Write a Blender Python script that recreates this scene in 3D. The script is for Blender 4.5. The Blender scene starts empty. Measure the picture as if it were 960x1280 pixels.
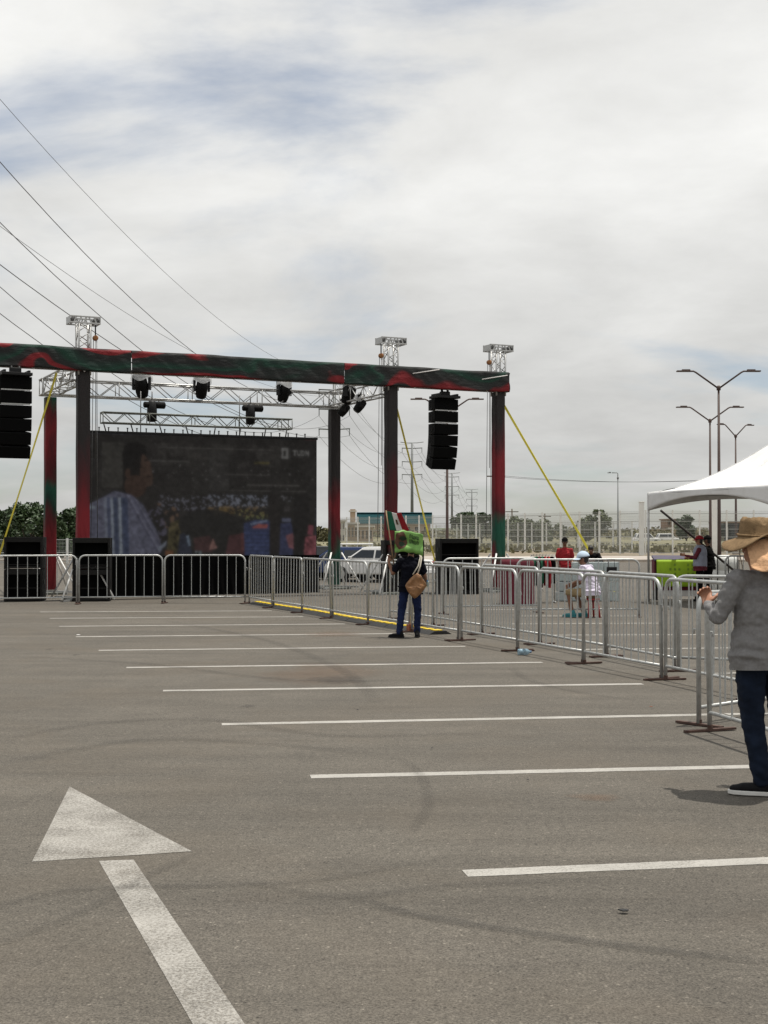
import bpy, bmesh, math, random
import numpy as np
from mathutils import Vector, Matrix, noise as mnoise
random.seed(7)
R = math.radians
scn = bpy.context.scene
C = scn.collection

# ------------------------------------------------------------------ camera
F = 1700.0; H = 1.6; PITCH = math.atan(27.0 / F)
cam_d = bpy.data.cameras.new('camera'); cam = bpy.data.objects.new('camera', cam_d); C.objects.link(cam)
cam_d.sensor_fit = 'HORIZONTAL'; cam_d.sensor_width = 36.0; cam_d.lens = 36.0 * F / 960.0
cam_d.clip_start = 0.1; cam_d.clip_end = 9000
cam.location = (0, 0, H); cam.rotation_euler = (R(90) + PITCH, 0, 0)
scn.camera = cam
scn.render.resolution_x = 768; scn.render.resolution_y = 1024

# ------------------------------------------------------------------ world, sun, exposure
SUN_DIR = Vector((0.19, 0.05, 1.0)).normalized()      # from the ground towards the sun
SUN_EL = math.asin(SUN_DIR.z); SUN_AZ = math.atan2(SUN_DIR.x, SUN_DIR.y)
w = bpy.data.worlds.new('World'); scn.world = w; w.use_nodes = True
nt = w.node_tree; N = nt.nodes; L = nt.links
for n in list(N): N.remove(n)
def nd(t, **k):
    n = N.new(t)
    for a, b in k.items(): setattr(n, a, b)
    return n
def mth(op, a=None, b=None, c=None):
    n = nd('ShaderNodeMath', operation=op)
    for i, v in enumerate((a, b, c)):
        if v is None: continue
        if isinstance(v, (int, float)): n.inputs[i].default_value = v
        else: L.new(v, n.inputs[i])
    return n.outputs[0]
out = nd('ShaderNodeOutputWorld'); bg = nd('ShaderNodeBackground'); bg.inputs[1].default_value = 0.1
sky = nd('ShaderNodeTexSky', sky_type='NISHITA'); sky.sun_disc = False
sky.sun_elevation = SUN_EL; sky.sun_rotation = SUN_AZ; sky.air_density = 1.0; sky.dust_density = 2.0; sky.altitude = 1100
tc = nd('ShaderNodeTexCoord'); sp = nd('ShaderNodeSeparateXYZ'); L.new(tc.outputs['Generated'], sp.inputs[0])
zz = mth('MAXIMUM', mth('ADD', sp.outputs[2], 0.20), 0.10)
cx = nd('ShaderNodeCombineXYZ')
L.new(mth('DIVIDE', sp.outputs[0], zz), cx.inputs[0]); L.new(mth('DIVIDE', sp.outputs[1], zz), cx.inputs[1])
mp = nd('ShaderNodeMapping'); L.new(cx.outputs[0], mp.inputs[0])
mp.inputs['Location'].default_value = (6.28, 0.64, 0.0); mp.inputs['Scale'].default_value = (0.8, 1.0, 1.0)
n1 = nd('ShaderNodeTexNoise'); n1.inputs['Scale'].default_value = 1.25; n1.inputs['Detail'].default_value = 9
n1.inputs['Roughness'].default_value = 0.55; n1.inputs['Distortion'].default_value = 0.35
L.new(mp.outputs[0], n1.inputs['Vector'])
n2 = nd('ShaderNodeTexNoise'); n2.inputs['Scale'].default_value = 2.6; n2.inputs['Detail'].default_value = 7
n2.inputs['Roughness'].default_value = 0.58; n2.inputs['Distortion'].default_value = 0.2
mp2 = nd('ShaderNodeMapping'); L.new(cx.outputs[0], mp2.inputs[0]); mp2.inputs['Scale'].default_value = (0.85, 0.8, 1.0); mp2.inputs['Location'].default_value = (1.7, 0.4, 0)
L.new(mp2.outputs[0], n2.inputs['Vector'])
cov = nd('ShaderNodeMapRange', interpolation_type='SMOOTHSTEP'); L.new(n1.outputs['Fac'], cov.inputs[0])
cov.inputs[1].default_value = 0.31; cov.inputs[2].default_value = 0.50; cov.inputs[3].default_value = 0.34; cov.inputs[4].default_value = 0.985
cb = nd('ShaderNodeMapRange'); L.new(n2.outputs['Fac'], cb.inputs[0])
cb.inputs[1].default_value = 0.3; cb.inputs[2].default_value = 0.7; cb.inputs[3].default_value = 0.85; cb.inputs[4].default_value = 1.11
hor = nd('ShaderNodeMapRange', interpolation_type='SMOOTHSTEP'); L.new(sp.outputs[2], hor.inputs[0])   # thin cloud is denser and greyer low down
hor.inputs[1].default_value = 0.0; hor.inputs[2].default_value = 0.30; hor.inputs[3].default_value = 5.9; hor.inputs[4].default_value = 8.7
vm = nd('ShaderNodeVectorMath', operation='SCALE'); vm.inputs[0].default_value = (1.0, 0.997, 0.972)
L.new(mth('MULTIPLY', cb.outputs[0], hor.outputs[0]), vm.inputs['Scale'])
mx = nd('ShaderNodeMix', data_type='RGBA'); L.new(cov.outputs[0], mx.inputs[0])
L.new(sky.outputs[0], mx.inputs[6]); L.new(vm.outputs[0], mx.inputs[7])
L.new(mx.outputs[2], bg.inputs[0]); L.new(bg.outputs[0], out.inputs[0])
sun_d = bpy.data.lights.new('sun', 'SUN'); sun = bpy.data.objects.new('sun', sun_d); C.objects.link(sun)
sun_d.energy = 4.2; sun_d.angle = R(0.6); sun_d.color = (1.0, 0.955, 0.88)
sun.rotation_euler = (-SUN_DIR).to_track_quat('-Z', 'Y').to_euler(); sun.location = (20, 0, 60)
vs = scn.view_settings; vs.view_transform = 'Standard'; vs.look = 'None'; vs.exposure = 0.0; vs.gamma = 1.0; vs.use_curve_mapping = False

# ------------------------------------------------------------------ pixel -> place helpers (the survey of the site)
def ray(px, py):
    u = (px - 480) / F; v = (640 - py) / F; c, s = math.cos(PITCH), math.sin(PITCH)
    return Vector((u, c - v * s, s + v * c))
def G(px, py, z=0.0):
    d = ray(px, py); return Vector((0, 0, H)) + d * ((z - H) / d.z)
def P(px, py, Y):
    d = ray(px, py); return Vector((0, 0, H)) + d * (Y / d.y)
SA = math.atan2(4.9, 10.35)                     # the stage is turned by this angle
EX = Vector((math.cos(SA), math.sin(SA), 0)); EY = Vector((-math.sin(SA), math.cos(SA), 0))
SO = Vector((-7.2, 32.5, 0))
def ST(s, t, z=0.0): return SO + EX * s + EY * t + Vector((0, 0, z))

# ------------------------------------------------------------------ materials
def mat(name, col, rough=0.6, metal=0.0, var=0.12, scale=6.0, bump=0.0, bscale=60.0, dirt=None, dirt_amt=0.0, alpha=1.0, trans=0.0, spec=0.5):
    m = bpy.data.materials.new(name); m.use_nodes = True
    t = m.node_tree; n = t.nodes; l = t.links
    b = n['Principled BSDF']; b.inputs['Roughness'].default_value = rough; b.inputs['Metallic'].default_value = metal
    b.inputs['Specular IOR Level'].default_value = spec
    tcn = n.new('ShaderNodeTexCoord')
    no = n.new('ShaderNodeTexNoise'); no.inputs['Scale'].default_value = scale; no.inputs['Detail'].default_value = 6
    l.new(tcn.outputs['Object'], no.inputs['Vector'])
    mr = n.new('ShaderNodeMapRange'); l.new(no.outputs['Fac'], mr.inputs[0])
    mr.inputs[1].default_value = 0.25; mr.inputs[2].default_value = 0.75; mr.inputs[3].default_value = 1 - var; mr.inputs[4].default_value = 1 + var
    sc = n.new('ShaderNodeVectorMath'); sc.operation = 'SCALE'; sc.inputs[0].default_value = col[:3]; l.new(mr.outputs[0], sc.inputs['Scale'])
    last = sc.outputs[0]
    if dirt is not None:
        n3 = n.new('ShaderNodeTexNoise'); n3.inputs['Scale'].default_value = scale * 2.3; n3.inputs['Detail'].default_value = 8; n3.inputs['Roughness'].default_value = 0.7
        l.new(tcn.outputs['Object'], n3.inputs['Vector'])
        r3 = n.new('ShaderNodeMapRange'); l.new(n3.outputs['Fac'], r3.inputs[0]); r3.inputs[1].default_value = 0.5; r3.inputs[2].default_value = 0.72; r3.inputs[4].default_value = dirt_amt
        mi = n.new('ShaderNodeMix'); mi.data_type = 'RGBA'; l.new(r3.outputs[0], mi.inputs[0]); l.new(last, mi.inputs[6]); mi.inputs[7].default_value = (*dirt, 1)
        last = mi.outputs[2]
    l.new(last, b.inputs['Base Color'])
    if bump > 0:
        bn = n.new('ShaderNodeTexNoise'); bn.inputs['Scale'].default_value = bscale; bn.inputs['Detail'].default_value = 4
        l.new(tcn.outputs['Object'], bn.inputs['Vector'])
        bp = n.new('ShaderNodeBump'); bp.inputs['Strength'].default_value = bump; bp.inputs['Distance'].default_value = 0.02
        l.new(bn.outputs['Fac'], bp.inputs['Height']); l.new(bp.outputs[0], b.inputs['Normal'])
    b.inputs['Alpha'].default_value = alpha; b.inputs['Transmission Weight'].default_value = trans
    return m

M = {}
M['galv'] = mat('galvanised_steel', (0.43, 0.44, 0.43), 0.42, 0.40, 0.18, 14, 0.05, 90, dirt=(0.16, 0.13, 0.10), dirt_amt=0.45)
M['rust'] = mat('rusty_foot', (0.075, 0.04, 0.03), 0.8, 0.1, 0.3, 20, 0.2, 80)
M['alu'] = mat('truss_aluminium', (0.42, 0.42, 0.41), 0.42, 0.7, 0.15, 9)
M['alu_dull'] = mat('dull_aluminium', (0.20, 0.21, 0.19), 0.55, 0.5, 0.25, 12, dirt=(0.07, 0.07, 0.05), dirt_amt=0.6)
M['white_steel'] = mat('white_painted_steel', (0.72, 0.72, 0.70), 0.45, 0.0, 0.08, 10, dirt=(0.35, 0.3, 0.25), dirt_amt=0.4)
M['black_paint'] = mat('black_cabinet_paint', (0.0045, 0.0045, 0.0045), 0.75, 0, 0.2, 30, 0.15, 220, spec=0.18)
M['black_wood'] = mat('worn_black_cabinet', (0.010, 0.0095, 0.009), 0.75, 0, 0.3, 14, 0.2, 160, dirt=(0.03, 0.028, 0.024), dirt_amt=0.5, spec=0.2)
M['grille'] = mat('speaker_grille', (0.002, 0.002, 0.002), 0.85, 0, 0.3, 60, spec=0.1)
M['black_metal'] = mat('black_metal', (0.007, 0.007, 0.0075), 0.55, 0.1, 0.2, 12, spec=0.3)
M['drape'] = mat('black_drape', (0.0032, 0.0032, 0.0032), 1.0, 0, 0.25, 6, 0.2, 12, spec=0.05)
M['strap'] = mat('yellow_strap', (0.86, 0.76, 0.08), 0.6, 0, 0.12, 20)
M['chain'] = mat('chain_steel', (0.14, 0.14, 0.14), 0.5, 0.7, 0.2, 30)
M['orange'] = mat('rust_orange_pulley', (0.28, 0.12, 0.04), 0.6, 0.2, 0.3, 25)
M['plastic'] = mat('clear_plastic_cover', (0.75, 0.76, 0.76), 0.25, 0, 0.1, 20, 0.4, 30, alpha=0.38)
M['wire'] = mat('power_cable', (0.05, 0.05, 0.055), 0.6, 0.3, 0.1, 3)
M['pylon'] = mat('weathered_pylon_steel', (0.17, 0.18, 0.18), 0.6, 0.4, 0.1, 1)
M['lamp_pole'] = mat('brown_lamp_pole', (0.065, 0.04, 0.033), 0.55, 0.2, 0.15, 3)
M['concrete'] = mat('pale_concrete', (0.36, 0.32, 0.28), 0.9, 0, 0.2, 0.6, 0.2, 10, dirt=(0.22, 0.18, 0.14), dirt_amt=0.5)
M['fence_white'] = mat('white_fence_paint', (0.70, 0.70, 0.67), 0.5, 0, 0.08, 3)
M['fence_wire'] = mat('pale_fence_wire', (0.42, 0.43, 0.41), 0.5, 0.2, 0.1, 3)
M['leaf_dark'] = mat('dark_leaves', (0.035, 0.062, 0.020), 0.55, 0, 0.5, 1.1)
M['leaf_mid'] = mat('olive_leaves', (0.075, 0.095, 0.035), 0.6, 0, 0.45, 0.9)
M['leaf_dry'] = mat('dry_scrub_leaves', (0.125, 0.115, 0.055), 0.7, 0, 0.4, 0.6)
M['bark'] = mat('bark', (0.09, 0.07, 0.05), 0.9, 0, 0.3, 8, 0.4, 30)
M['teal'] = mat('teal_cladding', (0.03, 0.16, 0.20), 0.5, 0, 0.15, 0.5)
M['tan_wall'] = mat('tan_render', (0.38, 0.29, 0.21), 0.9, 0, 0.15, 0.4)
M['pale_wall'] = mat('pale_render', (0.55, 0.52, 0.46), 0.9, 0, 0.12, 0.4)
M['brown_wall'] = mat('brown_render', (0.20, 0.14, 0.10), 0.9, 0, 0.15, 0.4)
M['glass'] = mat('dark_window_glass', (0.02, 0.025, 0.03), 0.12, 0, 0.2, 4)
M['car_blue'] = mat('blue_car_paint', (0.012, 0.03, 0.10), 0.22, 0.2, 0.08, 2)
M['car_white'] = mat('white_car_paint', (0.72, 0.72, 0.71), 0.22, 0, 0.04, 2)
M['car_dark'] = mat('dark_car_paint', (0.02, 0.022, 0.025), 0.22, 0.2, 0.08, 2)
M['tyre'] = mat('tyre_rubber', (0.015, 0.015, 0.015), 0.85, 0, 0.2, 20)
M['lamp_red'] = mat('tail_lamp_red', (0.35, 0.01, 0.01), 0.2, 0, 0.05, 5)
M['skin'] = mat('tanned_skin', (0.36, 0.17, 0.10), 0.55, 0, 0.12, 14)
M['skin_dark'] = mat('brown_skin', (0.20, 0.095, 0.055), 0.55, 0, 0.12, 14)
M['hair'] = mat('black_hair', (0.012, 0.010, 0.009), 0.5, 0, 0.3, 40, 0.4, 120)
M['eye'] = mat('eye_white', (0.6, 0.58, 0.55), 0.2, 0, 0.02, 5)
M['jeans'] = mat('dark_blue_denim', (0.0075, 0.0125, 0.025), 0.9, 0, 0.5, 9, 0.25, 240, spec=0.15)
M['jeans_blue'] = mat('blue_denim', (0.010, 0.017, 0.052), 0.9, 0, 0.4, 9, 0.25, 240, spec=0.15)
M['heather'] = mat('grey_heather_knit', (0.20, 0.196, 0.195), 0.97, 0, 0.14, 60, 0.35, 260, spec=0.1)
M['navy'] = mat('navy_black_cotton', (0.0045, 0.005, 0.009), 0.95, 0, 0.3, 12, 0.2, 200, spec=0.1)
M['black_cloth'] = mat('black_cotton', (0.005, 0.0045, 0.0045), 0.95, 0, 0.3, 12, 0.2, 200, spec=0.1)
M['red_cloth'] = mat('red_cotton', (0.30, 0.012, 0.018), 0.9, 0, 0.2, 12, 0.2, 200)
M['maroon'] = mat('maroon_cloth', (0.12, 0.014, 0.026), 0.9, 0, 0.25, 8, 0.2, 60)
M['lilac'] = mat('pale_lilac_cotton', (0.60, 0.55, 0.66), 0.9, 0, 0.12, 10, 0.2, 100)
M['grey_blue'] = mat('blue_grey_cotton', (0.30, 0.32, 0.40), 0.9, 0, 0.12, 10, 0.2, 100)
M['khaki'] = mat('khaki_cotton', (0.26, 0.19, 0.10), 0.9, 0, 0.2, 10, 0.2, 100)
M['cap_blue'] = mat('pale_blue_cap', (0.45, 0.55, 0.66), 0.85, 0, 0.1, 14)
M['hat'] = mat('olive_tan_canvas', (0.21, 0.14, 0.075), 0.92, 0, 0.28, 16, 0.35, 180, dirt=(0.07, 0.042, 0.024), dirt_amt=0.6, spec=0.15)
M['flap'] = mat('tan_neck_cloth', (0.58, 0.345, 0.19), 0.9, 0, 0.14, 14, 0.5, 42, dirt=(0.26, 0.15, 0.08), dirt_amt=0.6)
M['sole'] = mat('white_rubber_sole', (0.62, 0.61, 0.58), 0.6, 0, 0.08, 20)
M['shoe'] = mat('black_shoe', (0.005, 0.005, 0.006), 0.75, 0, 0.2, 20, spec=0.2)
M['teal_shoe'] = mat('teal_sandal', (0.03, 0.19, 0.21), 0.7, 0, 0.15, 20)
M['leather'] = mat('tan_leather', (0.25, 0.12, 0.045), 0.55, 0, 0.35, 12, 0.3, 40, dirt=(0.13, 0.06, 0.03), dirt_amt=0.7)
M['rope'] = mat('pale_rope', (0.5, 0.46, 0.38), 0.9, 0, 0.2, 60)
M['lime'] = mat('lime_card', (0.33, 0.52, 0.015), 0.7, 0, 0.12, 5)
M['pen_green'] = mat('green_pen_ink', (0.17, 0.29, 0.015), 0.7, 0, 0.3, 20)
M['sign_green'] = mat('bright_green_card', (0.16, 0.34, 0.075), 0.6, 0, 0.45, 7, 0.4, 12)
M['ink'] = mat('dark_marker_ink', (0.012, 0.03, 0.012), 0.8, 0, 0.2, 20)
M['brown_ink'] = mat('brown_print', (0.085, 0.035, 0.018), 0.8, 0, 0.4, 30)
M['wood'] = mat('bare_wood_pole', (0.30, 0.20, 0.12), 0.8, 0, 0.2, 20)
M['flag_green'] = mat('flag_green', (0.005, 0.10, 0.055), 0.85, 0, 0.15, 6)
M['flag_white'] = mat('flag_white', (0.74, 0.72, 0.72), 0.85, 0, 0.08, 6)
M['flag_red'] = mat('flag_red', (0.33, 0.012, 0.02), 0.85, 0, 0.15, 6)
M['tent'] = mat('white_tent_vinyl', (0.72, 0.72, 0.715), 0.5, 0, 0.05, 1.2, 0.12, 3, dirt=(0.5, 0.49, 0.46), dirt_amt=0.5)
M['dark_pole'] = mat('dark_bronze_pole', (0.045, 0.038, 0.034), 0.5, 0.3, 0.2, 8)
M['purple'] = mat('purple_grey_board', (0.07, 0.06, 0.095), 0.7, 0, 0.2, 6)
M['bottle'] = mat('pale_aqua_plastic', (0.50, 0.62, 0.62), 0.2, 0, 0.15, 20, alpha=0.75)
M['bottle_blue'] = mat('blue_plastic', (0.25, 0.38, 0.46), 0.25, 0, 0.3, 20, alpha=0.7)
M['cap_dark_blue'] = mat('blue_cap_plastic', (0.02, 0.10, 0.22), 0.4, 0, 0.1, 20)
M['shrink'] = mat('shrink_wrap', (0.60, 0.66, 0.66), 0.25, 0, 0.12, 12, 0.3, 25, alpha=0.6)
M['green_cloth'] = mat('green_cloth', (0.01, 0.10, 0.05), 0.9, 0, 0.25, 8)
M['white_cloth'] = mat('white_cloth', (0.62, 0.60, 0.58), 0.9, 0, 0.12, 8)
M['yellow_plastic'] = mat('yellow_ramp_lid', (0.78, 0.55, 0.02), 0.5, 0, 0.15, 10, dirt=(0.25, 0.18, 0.05), dirt_amt=0.5)
M['rubber'] = mat('black_rubber', (0.02, 0.02, 0.02), 0.85, 0, 0.2, 10)
M['brick'] = mat('red_brown_clay', (0.26, 0.08, 0.035), 0.85, 0, 0.3, 20, 0.3, 60)
M['red_plastic'] = mat('red_plastic_stool', (0.30, 0.02, 0.02), 0.5, 0, 0.1, 8)
M['tank'] = mat('white_tank_plastic', (0.6, 0.61, 0.58), 0.5, 0, 0.08, 4)

def asphalt_nodes(m, base, worn=None):
    """grain, mottling and drive-direction streaks shared by the asphalt and the worn paint on it"""
    t = m.node_tree; n = t.nodes; l = t.links; b = n['Principled BSDF']
    tcn = n.new('ShaderNodeTexCoord'); co = tcn.outputs['Object']
    def noi(scale, det, rough=0.5, vec=co, dist=0.0):
        q = n.new('ShaderNodeTexNoise'); q.inputs['Scale'].default_value = scale; q.inputs['Detail'].default_value = det
        q.inputs['Roughness'].default_value = rough; q.inputs['Distortion'].default_value = dist; l.new(vec, q.inputs['Vector']); return q.outputs['Fac']
    def rng(v, a, bb, c, d):
        q = n.new('ShaderNodeMapRange'); l.new(v, q.inputs[0])
        for i, x in enumerate((a, bb, c, d)): q.inputs[i + 1].default_value = x
        return q.outputs[0]
    def mul(a, bb):
        q = n.new('ShaderNodeMath'); q.operation = 'MULTIPLY'; l.new(a, q.inputs[0]); l.new(bb, q.inputs[1]); return q.outputs[0]
    mpn = n.new('ShaderNodeMapping'); l.new(co, mpn.inputs[0]); mpn.inputs['Rotation'].default_value = (0, 0, R(-72)); mpn.inputs['Scale'].default_value = (0.16, 2.2, 1)
    mp3 = n.new('ShaderNodeMapping'); l.new(co, mp3.inputs[0]); mp3.inputs['Rotation'].default_value = (0, 0, R(-9)); mp3.inputs['Scale'].default_value = (0.25, 1.3, 1)
    grain = noi(95, 4, 0.8); big = noi(0.33, 5, 0.6); mid = noi(3.0, 6, 0.65); streak = noi(1.0, 5, 0.6, mpn.outputs[0], 0.4); cross = noi(1.0, 5, 0.6, mp3.outputs[0], 0.6)
    fine = noi(26, 5, 0.8)
    f = mul(rng(grain, 0.36, 0.64, 0.42, 1.58), rng(big, 0.3, 0.7, 0.90, 1.10))
    f = mul(f, rng(mid, 0.25, 0.75, 0.88, 1.12)); f = mul(f, rng(streak, 0.3, 0.7, 0.87, 1.11)); f = mul(f, rng(fine, 0.35, 0.65, 0.74, 1.26)); f = mul(f, rng(cross, 0.3, 0.7, 0.88, 1.10))
    sc = n.new('ShaderNodeVectorMath'); sc.operation = 'SCALE'; sc.inputs[0].default_value = base; l.new(f, sc.inputs['Scale'])
    vo = n.new('ShaderNodeTexVoronoi'); vo.inputs['Scale'].default_value = 42; l.new(co, vo.inputs['Vector'])     # single stones: pale and dark
    vs_ = n.new('ShaderNodeSeparateColor'); l.new(vo.outputs['Color'], vs_.inputs[0]); dsk = rng(vo.outputs['Distance'], 0.22, 0.34, 1.0, 0.0)
    lt = mul(rng(vs_.outputs[0], 0.90, 0.93, 0.0, 0.75), dsk); dk = mul(rng(vs_.outputs[1], 0.88, 0.91, 0.0, -0.5), dsk); ad = n.new('ShaderNodeMath'); ad.operation = 'ADD'; l.new(lt, ad.inputs[0]); l.new(dk, ad.inputs[1])
    a1 = n.new('ShaderNodeMath'); a1.operation = 'ADD'; l.new(ad.outputs[0], a1.inputs[0]); a1.inputs[1].default_value = 1.0; f2 = mul(f, a1.outputs[0]); l.new(f2, sc.inputs['Scale'])
    warm = n.new('ShaderNodeMix'); warm.data_type = 'RGBA'; l.new(rng(noi(0.6, 4, 0.6, dist=0.5), 0.48, 0.75, 0, 0.35), warm.inputs[0])
    l.new(sc.outputs[0], warm.inputs[6]); warm.inputs[7].default_value = (base[0] * 1.12, base[1] * 1.0, base[2] * 0.86, 1)
    last = warm.outputs[2]
    if worn is not None:
        wn = noi(2.6, 6, 0.65, dist=0.6); wg = noi(70, 4, 0.9)
        s = n.new('ShaderNodeMath'); s.operation = 'ADD'; l.new(rng(wn, 0.3, 0.7, -0.085, 0.085), s.inputs[0]); l.new(wg, s.inputs[1])
        pf = rng(s.outputs[0], worn - 0.12, worn + 0.12, 1.0, 0.12)
        pm = n.new('ShaderNodeMix'); pm.data_type = 'RGBA'; l.new(pf, pm.inputs[0]); l.new(last, pm.inputs[6]); 
        ps = n.new('ShaderNodeVectorMath'); ps.operation = 'SCALE'; ps.inputs[0].default_value = (0.38, 0.365, 0.335); l.new(rng(mid, 0.2, 0.8, 0.82, 1.12), ps.inputs['Scale']); l.new(ps.outputs[0], pm.inputs[7])
        last = pm.outputs[2]
    l.new(last, b.inputs['Base Color']); b.inputs['Roughness'].default_value = 0.88; b.inputs['Specular IOR Level'].default_value = 0.3
    bp = n.new('ShaderNodeBump'); bp.inputs['Strength'].default_value = 0.5; bp.inputs['Distance'].default_value = 0.008
    l.new(grain, bp.inputs['Height']); l.new(bp.outputs[0], b.inputs['Normal'])
ASP = (0.099, 0.0885, 0.0735)
M['asphalt'] = mat('worn_asphalt', ASP); asphalt_nodes(M['asphalt'], ASP)
M['line_paint'] = mat('white_line_paint', (0.6, 0.6, 0.6)); asphalt_nodes(M['line_paint'], ASP, 0.60)
M['arrow_paint'] = mat('worn_arrow_paint', (0.6, 0.6, 0.6)); asphalt_nodes(M['arrow_paint'], ASP, 0.505)
M['dirt'] = mat('dry_ground', (0.185, 0.15, 0.105), 0.95, 0, 0.3, 0.05, 0.2, 1.0, dirt=(0.085, 0.092, 0.045), dirt_amt=0.8)
M['grass_dry'] = mat('dry_grass_bank', (0.165, 0.15, 0.085), 0.95, 0, 0.35, 0.12, 0.3, 2.0, dirt=(0.09, 0.10, 0.05), dirt_amt=0.8)

def decal_mat(name, col, strength):
    m = bpy.data.materials.new(name); m.use_nodes = True; t = m.node_tree; n = t.nodes; l = t.links
    b = n['Principled BSDF']; b.inputs['Base Color'].default_value = (*col, 1); b.inputs['Roughness'].default_value = 0.85
    at = n.new('ShaderNodeAttribute'); at.attribute_name = 'wear'; tcn = n.new('ShaderNodeTexCoord')
    no = n.new('ShaderNodeTexNoise'); no.inputs['Scale'].default_value = 9; no.inputs['Detail'].default_value = 8; no.inputs['Roughness'].default_value = 0.75; l.new(tcn.outputs['Object'], no.inputs['Vector'])
    mr = n.new('ShaderNodeMapRange'); l.new(no.outputs['Fac'], mr.inputs[0]); mr.inputs[1].default_value = 0.35; mr.inputs[2].default_value = 0.7; mr.inputs[3].default_value = 0.15; mr.inputs[4].default_value = strength
    mu = n.new('ShaderNodeMath'); mu.operation = 'MULTIPLY'; l.new(mr.outputs[0], mu.inputs[0]); l.new(at.outputs['Fac'], mu.inputs[1]); l.new(mu.outputs[0], b.inputs['Alpha'])
    return m
M['tyre_mark'] = decal_mat('tyre_rubber_mark', (0.045, 0.042, 0.037), 0.42)
M['faint_mark'] = decal_mat('faint_tyre_mark', (0.055, 0.05, 0.043), 0.13)
M['stain'] = decal_mat('rusty_stain', (0.17, 0.105, 0.065), 0.42)
M['oil'] = decal_mat('oil_stain', (0.045, 0.042, 0.038), 0.45)

def banner_mat(name, seed, stops=None, height=5.4):
    """printed cloth: black, red and green swooshes; with stops, the print runs up a column"""
    m = bpy.data.materials.new(name); m.use_nodes = True; t = m.node_tree; n = t.nodes; l = t.links; b = n['Principled BSDF']
    b.inputs['Roughness'].default_value = 0.7; b.inputs['Specular IOR Level'].default_value = 0.35
    tcn = n.new('ShaderNodeTexCoord'); co = tcn.outputs['Object']; ramp = n.new('ShaderNodeValToRGB'); e = ramp.color_ramp.elements
    mpn = n.new('ShaderNodeMapping'); l.new(co, mpn.inputs[0]); mpn.inputs['Location'].default_value = (seed, seed * 1.7, seed * 0.6)
    no = n.new('ShaderNodeTexNoise'); no.inputs['Detail'].default_value = 2.0; l.new(mpn.outputs[0], no.inputs['Vector'])
    sx = n.new('ShaderNodeSeparateXYZ'); l.new(co, sx.inputs[0])
    def mt(op, a, bb):
        q = n.new('ShaderNodeMath'); q.operation = op
        for i, v in enumerate((a, bb)):
            if isinstance(v, (int, float)): q.inputs[i].default_value = v
            else: l.new(v, q.inputs[i])
        return q.outputs[0]
    if stops is None:
        mpn.inputs['Scale'].default_value = (0.40, 0.40, 0.8); no.inputs['Scale'].default_value = 1.0; no.inputs['Distortion'].default_value = 0.5
        v = mt('FRACT', mt('ADD', mt('MULTIPLY', no.outputs['Fac'], 3.0), mt('MULTIPLY', sx.outputs[2], 1.15)), 0)
        cols = [(0.0, (0.012, 0.013, 0.013)), (0.14, (0.014, 0.015, 0.014)), (0.18, (0.20, 0.011, 0.015)), (0.33, (0.16, 0.009, 0.012)), (0.41, (0.018, 0.015, 0.015)), (0.62, (0.012, 0.018, 0.016)), (0.72, (0.007, 0.042, 0.026)), (0.82, (0.009, 0.03, 0.022)), (1.0, (0.012, 0.013, 0.013))]
    else:
        mpn.inputs['Scale'].default_value = (2.4, 2.4, 0.7); no.inputs['Scale'].default_value = 1.0; no.inputs['Distortion'].default_value = 0.5
        v = mt('ADD', mt('DIVIDE', sx.outputs[2], height), mt('MULTIPLY', mt('SUBTRACT', no.outputs['Fac'], 0.5), 0.42))
        cols = stops
    while len(e) < len(cols): e.new(0.5)
    for i, (p, c) in enumerate(cols): e[i].position = p; e[i].color = (*c, 1)
    l.new(v, ramp.inputs[0]); l.new(ramp.outputs[0], b.inputs['Base Color'])
    bn = n.new('ShaderNodeTexNoise'); bn.inputs['Scale'].default_value = 1; bn.inputs['Detail'].default_value = 4; bm_ = n.new('ShaderNodeMapping'); l.new(co, bm_.inputs[0]); bm_.inputs['Scale'].default_value = (3.5, 3.5, 9) if stops is None else (13, 13, 1.6); bm_.inputs['Rotation'].default_value = (0, 0.35, 0); l.new(bm_.outputs[0], bn.inputs['Vector'])
    bp = n.new('ShaderNodeBump'); bp.inputs['Strength'].default_value = 0.5; bp.inputs['Distance'].default_value = 0.05; l.new(bn.outputs['Fac'], bp.inputs['Height']); l.new(bp.outputs[0], b.inputs['Normal'])
    return m
CH = (0.019, 0.0155, 0.0155); MA = (0.05, 0.012, 0.014); RE = (0.19, 0.010, 0.016); DR = (0.085, 0.009, 0.012); GR = (0.008, 0.075, 0.045); DG = (0.010, 0.035, 0.024)

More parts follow.
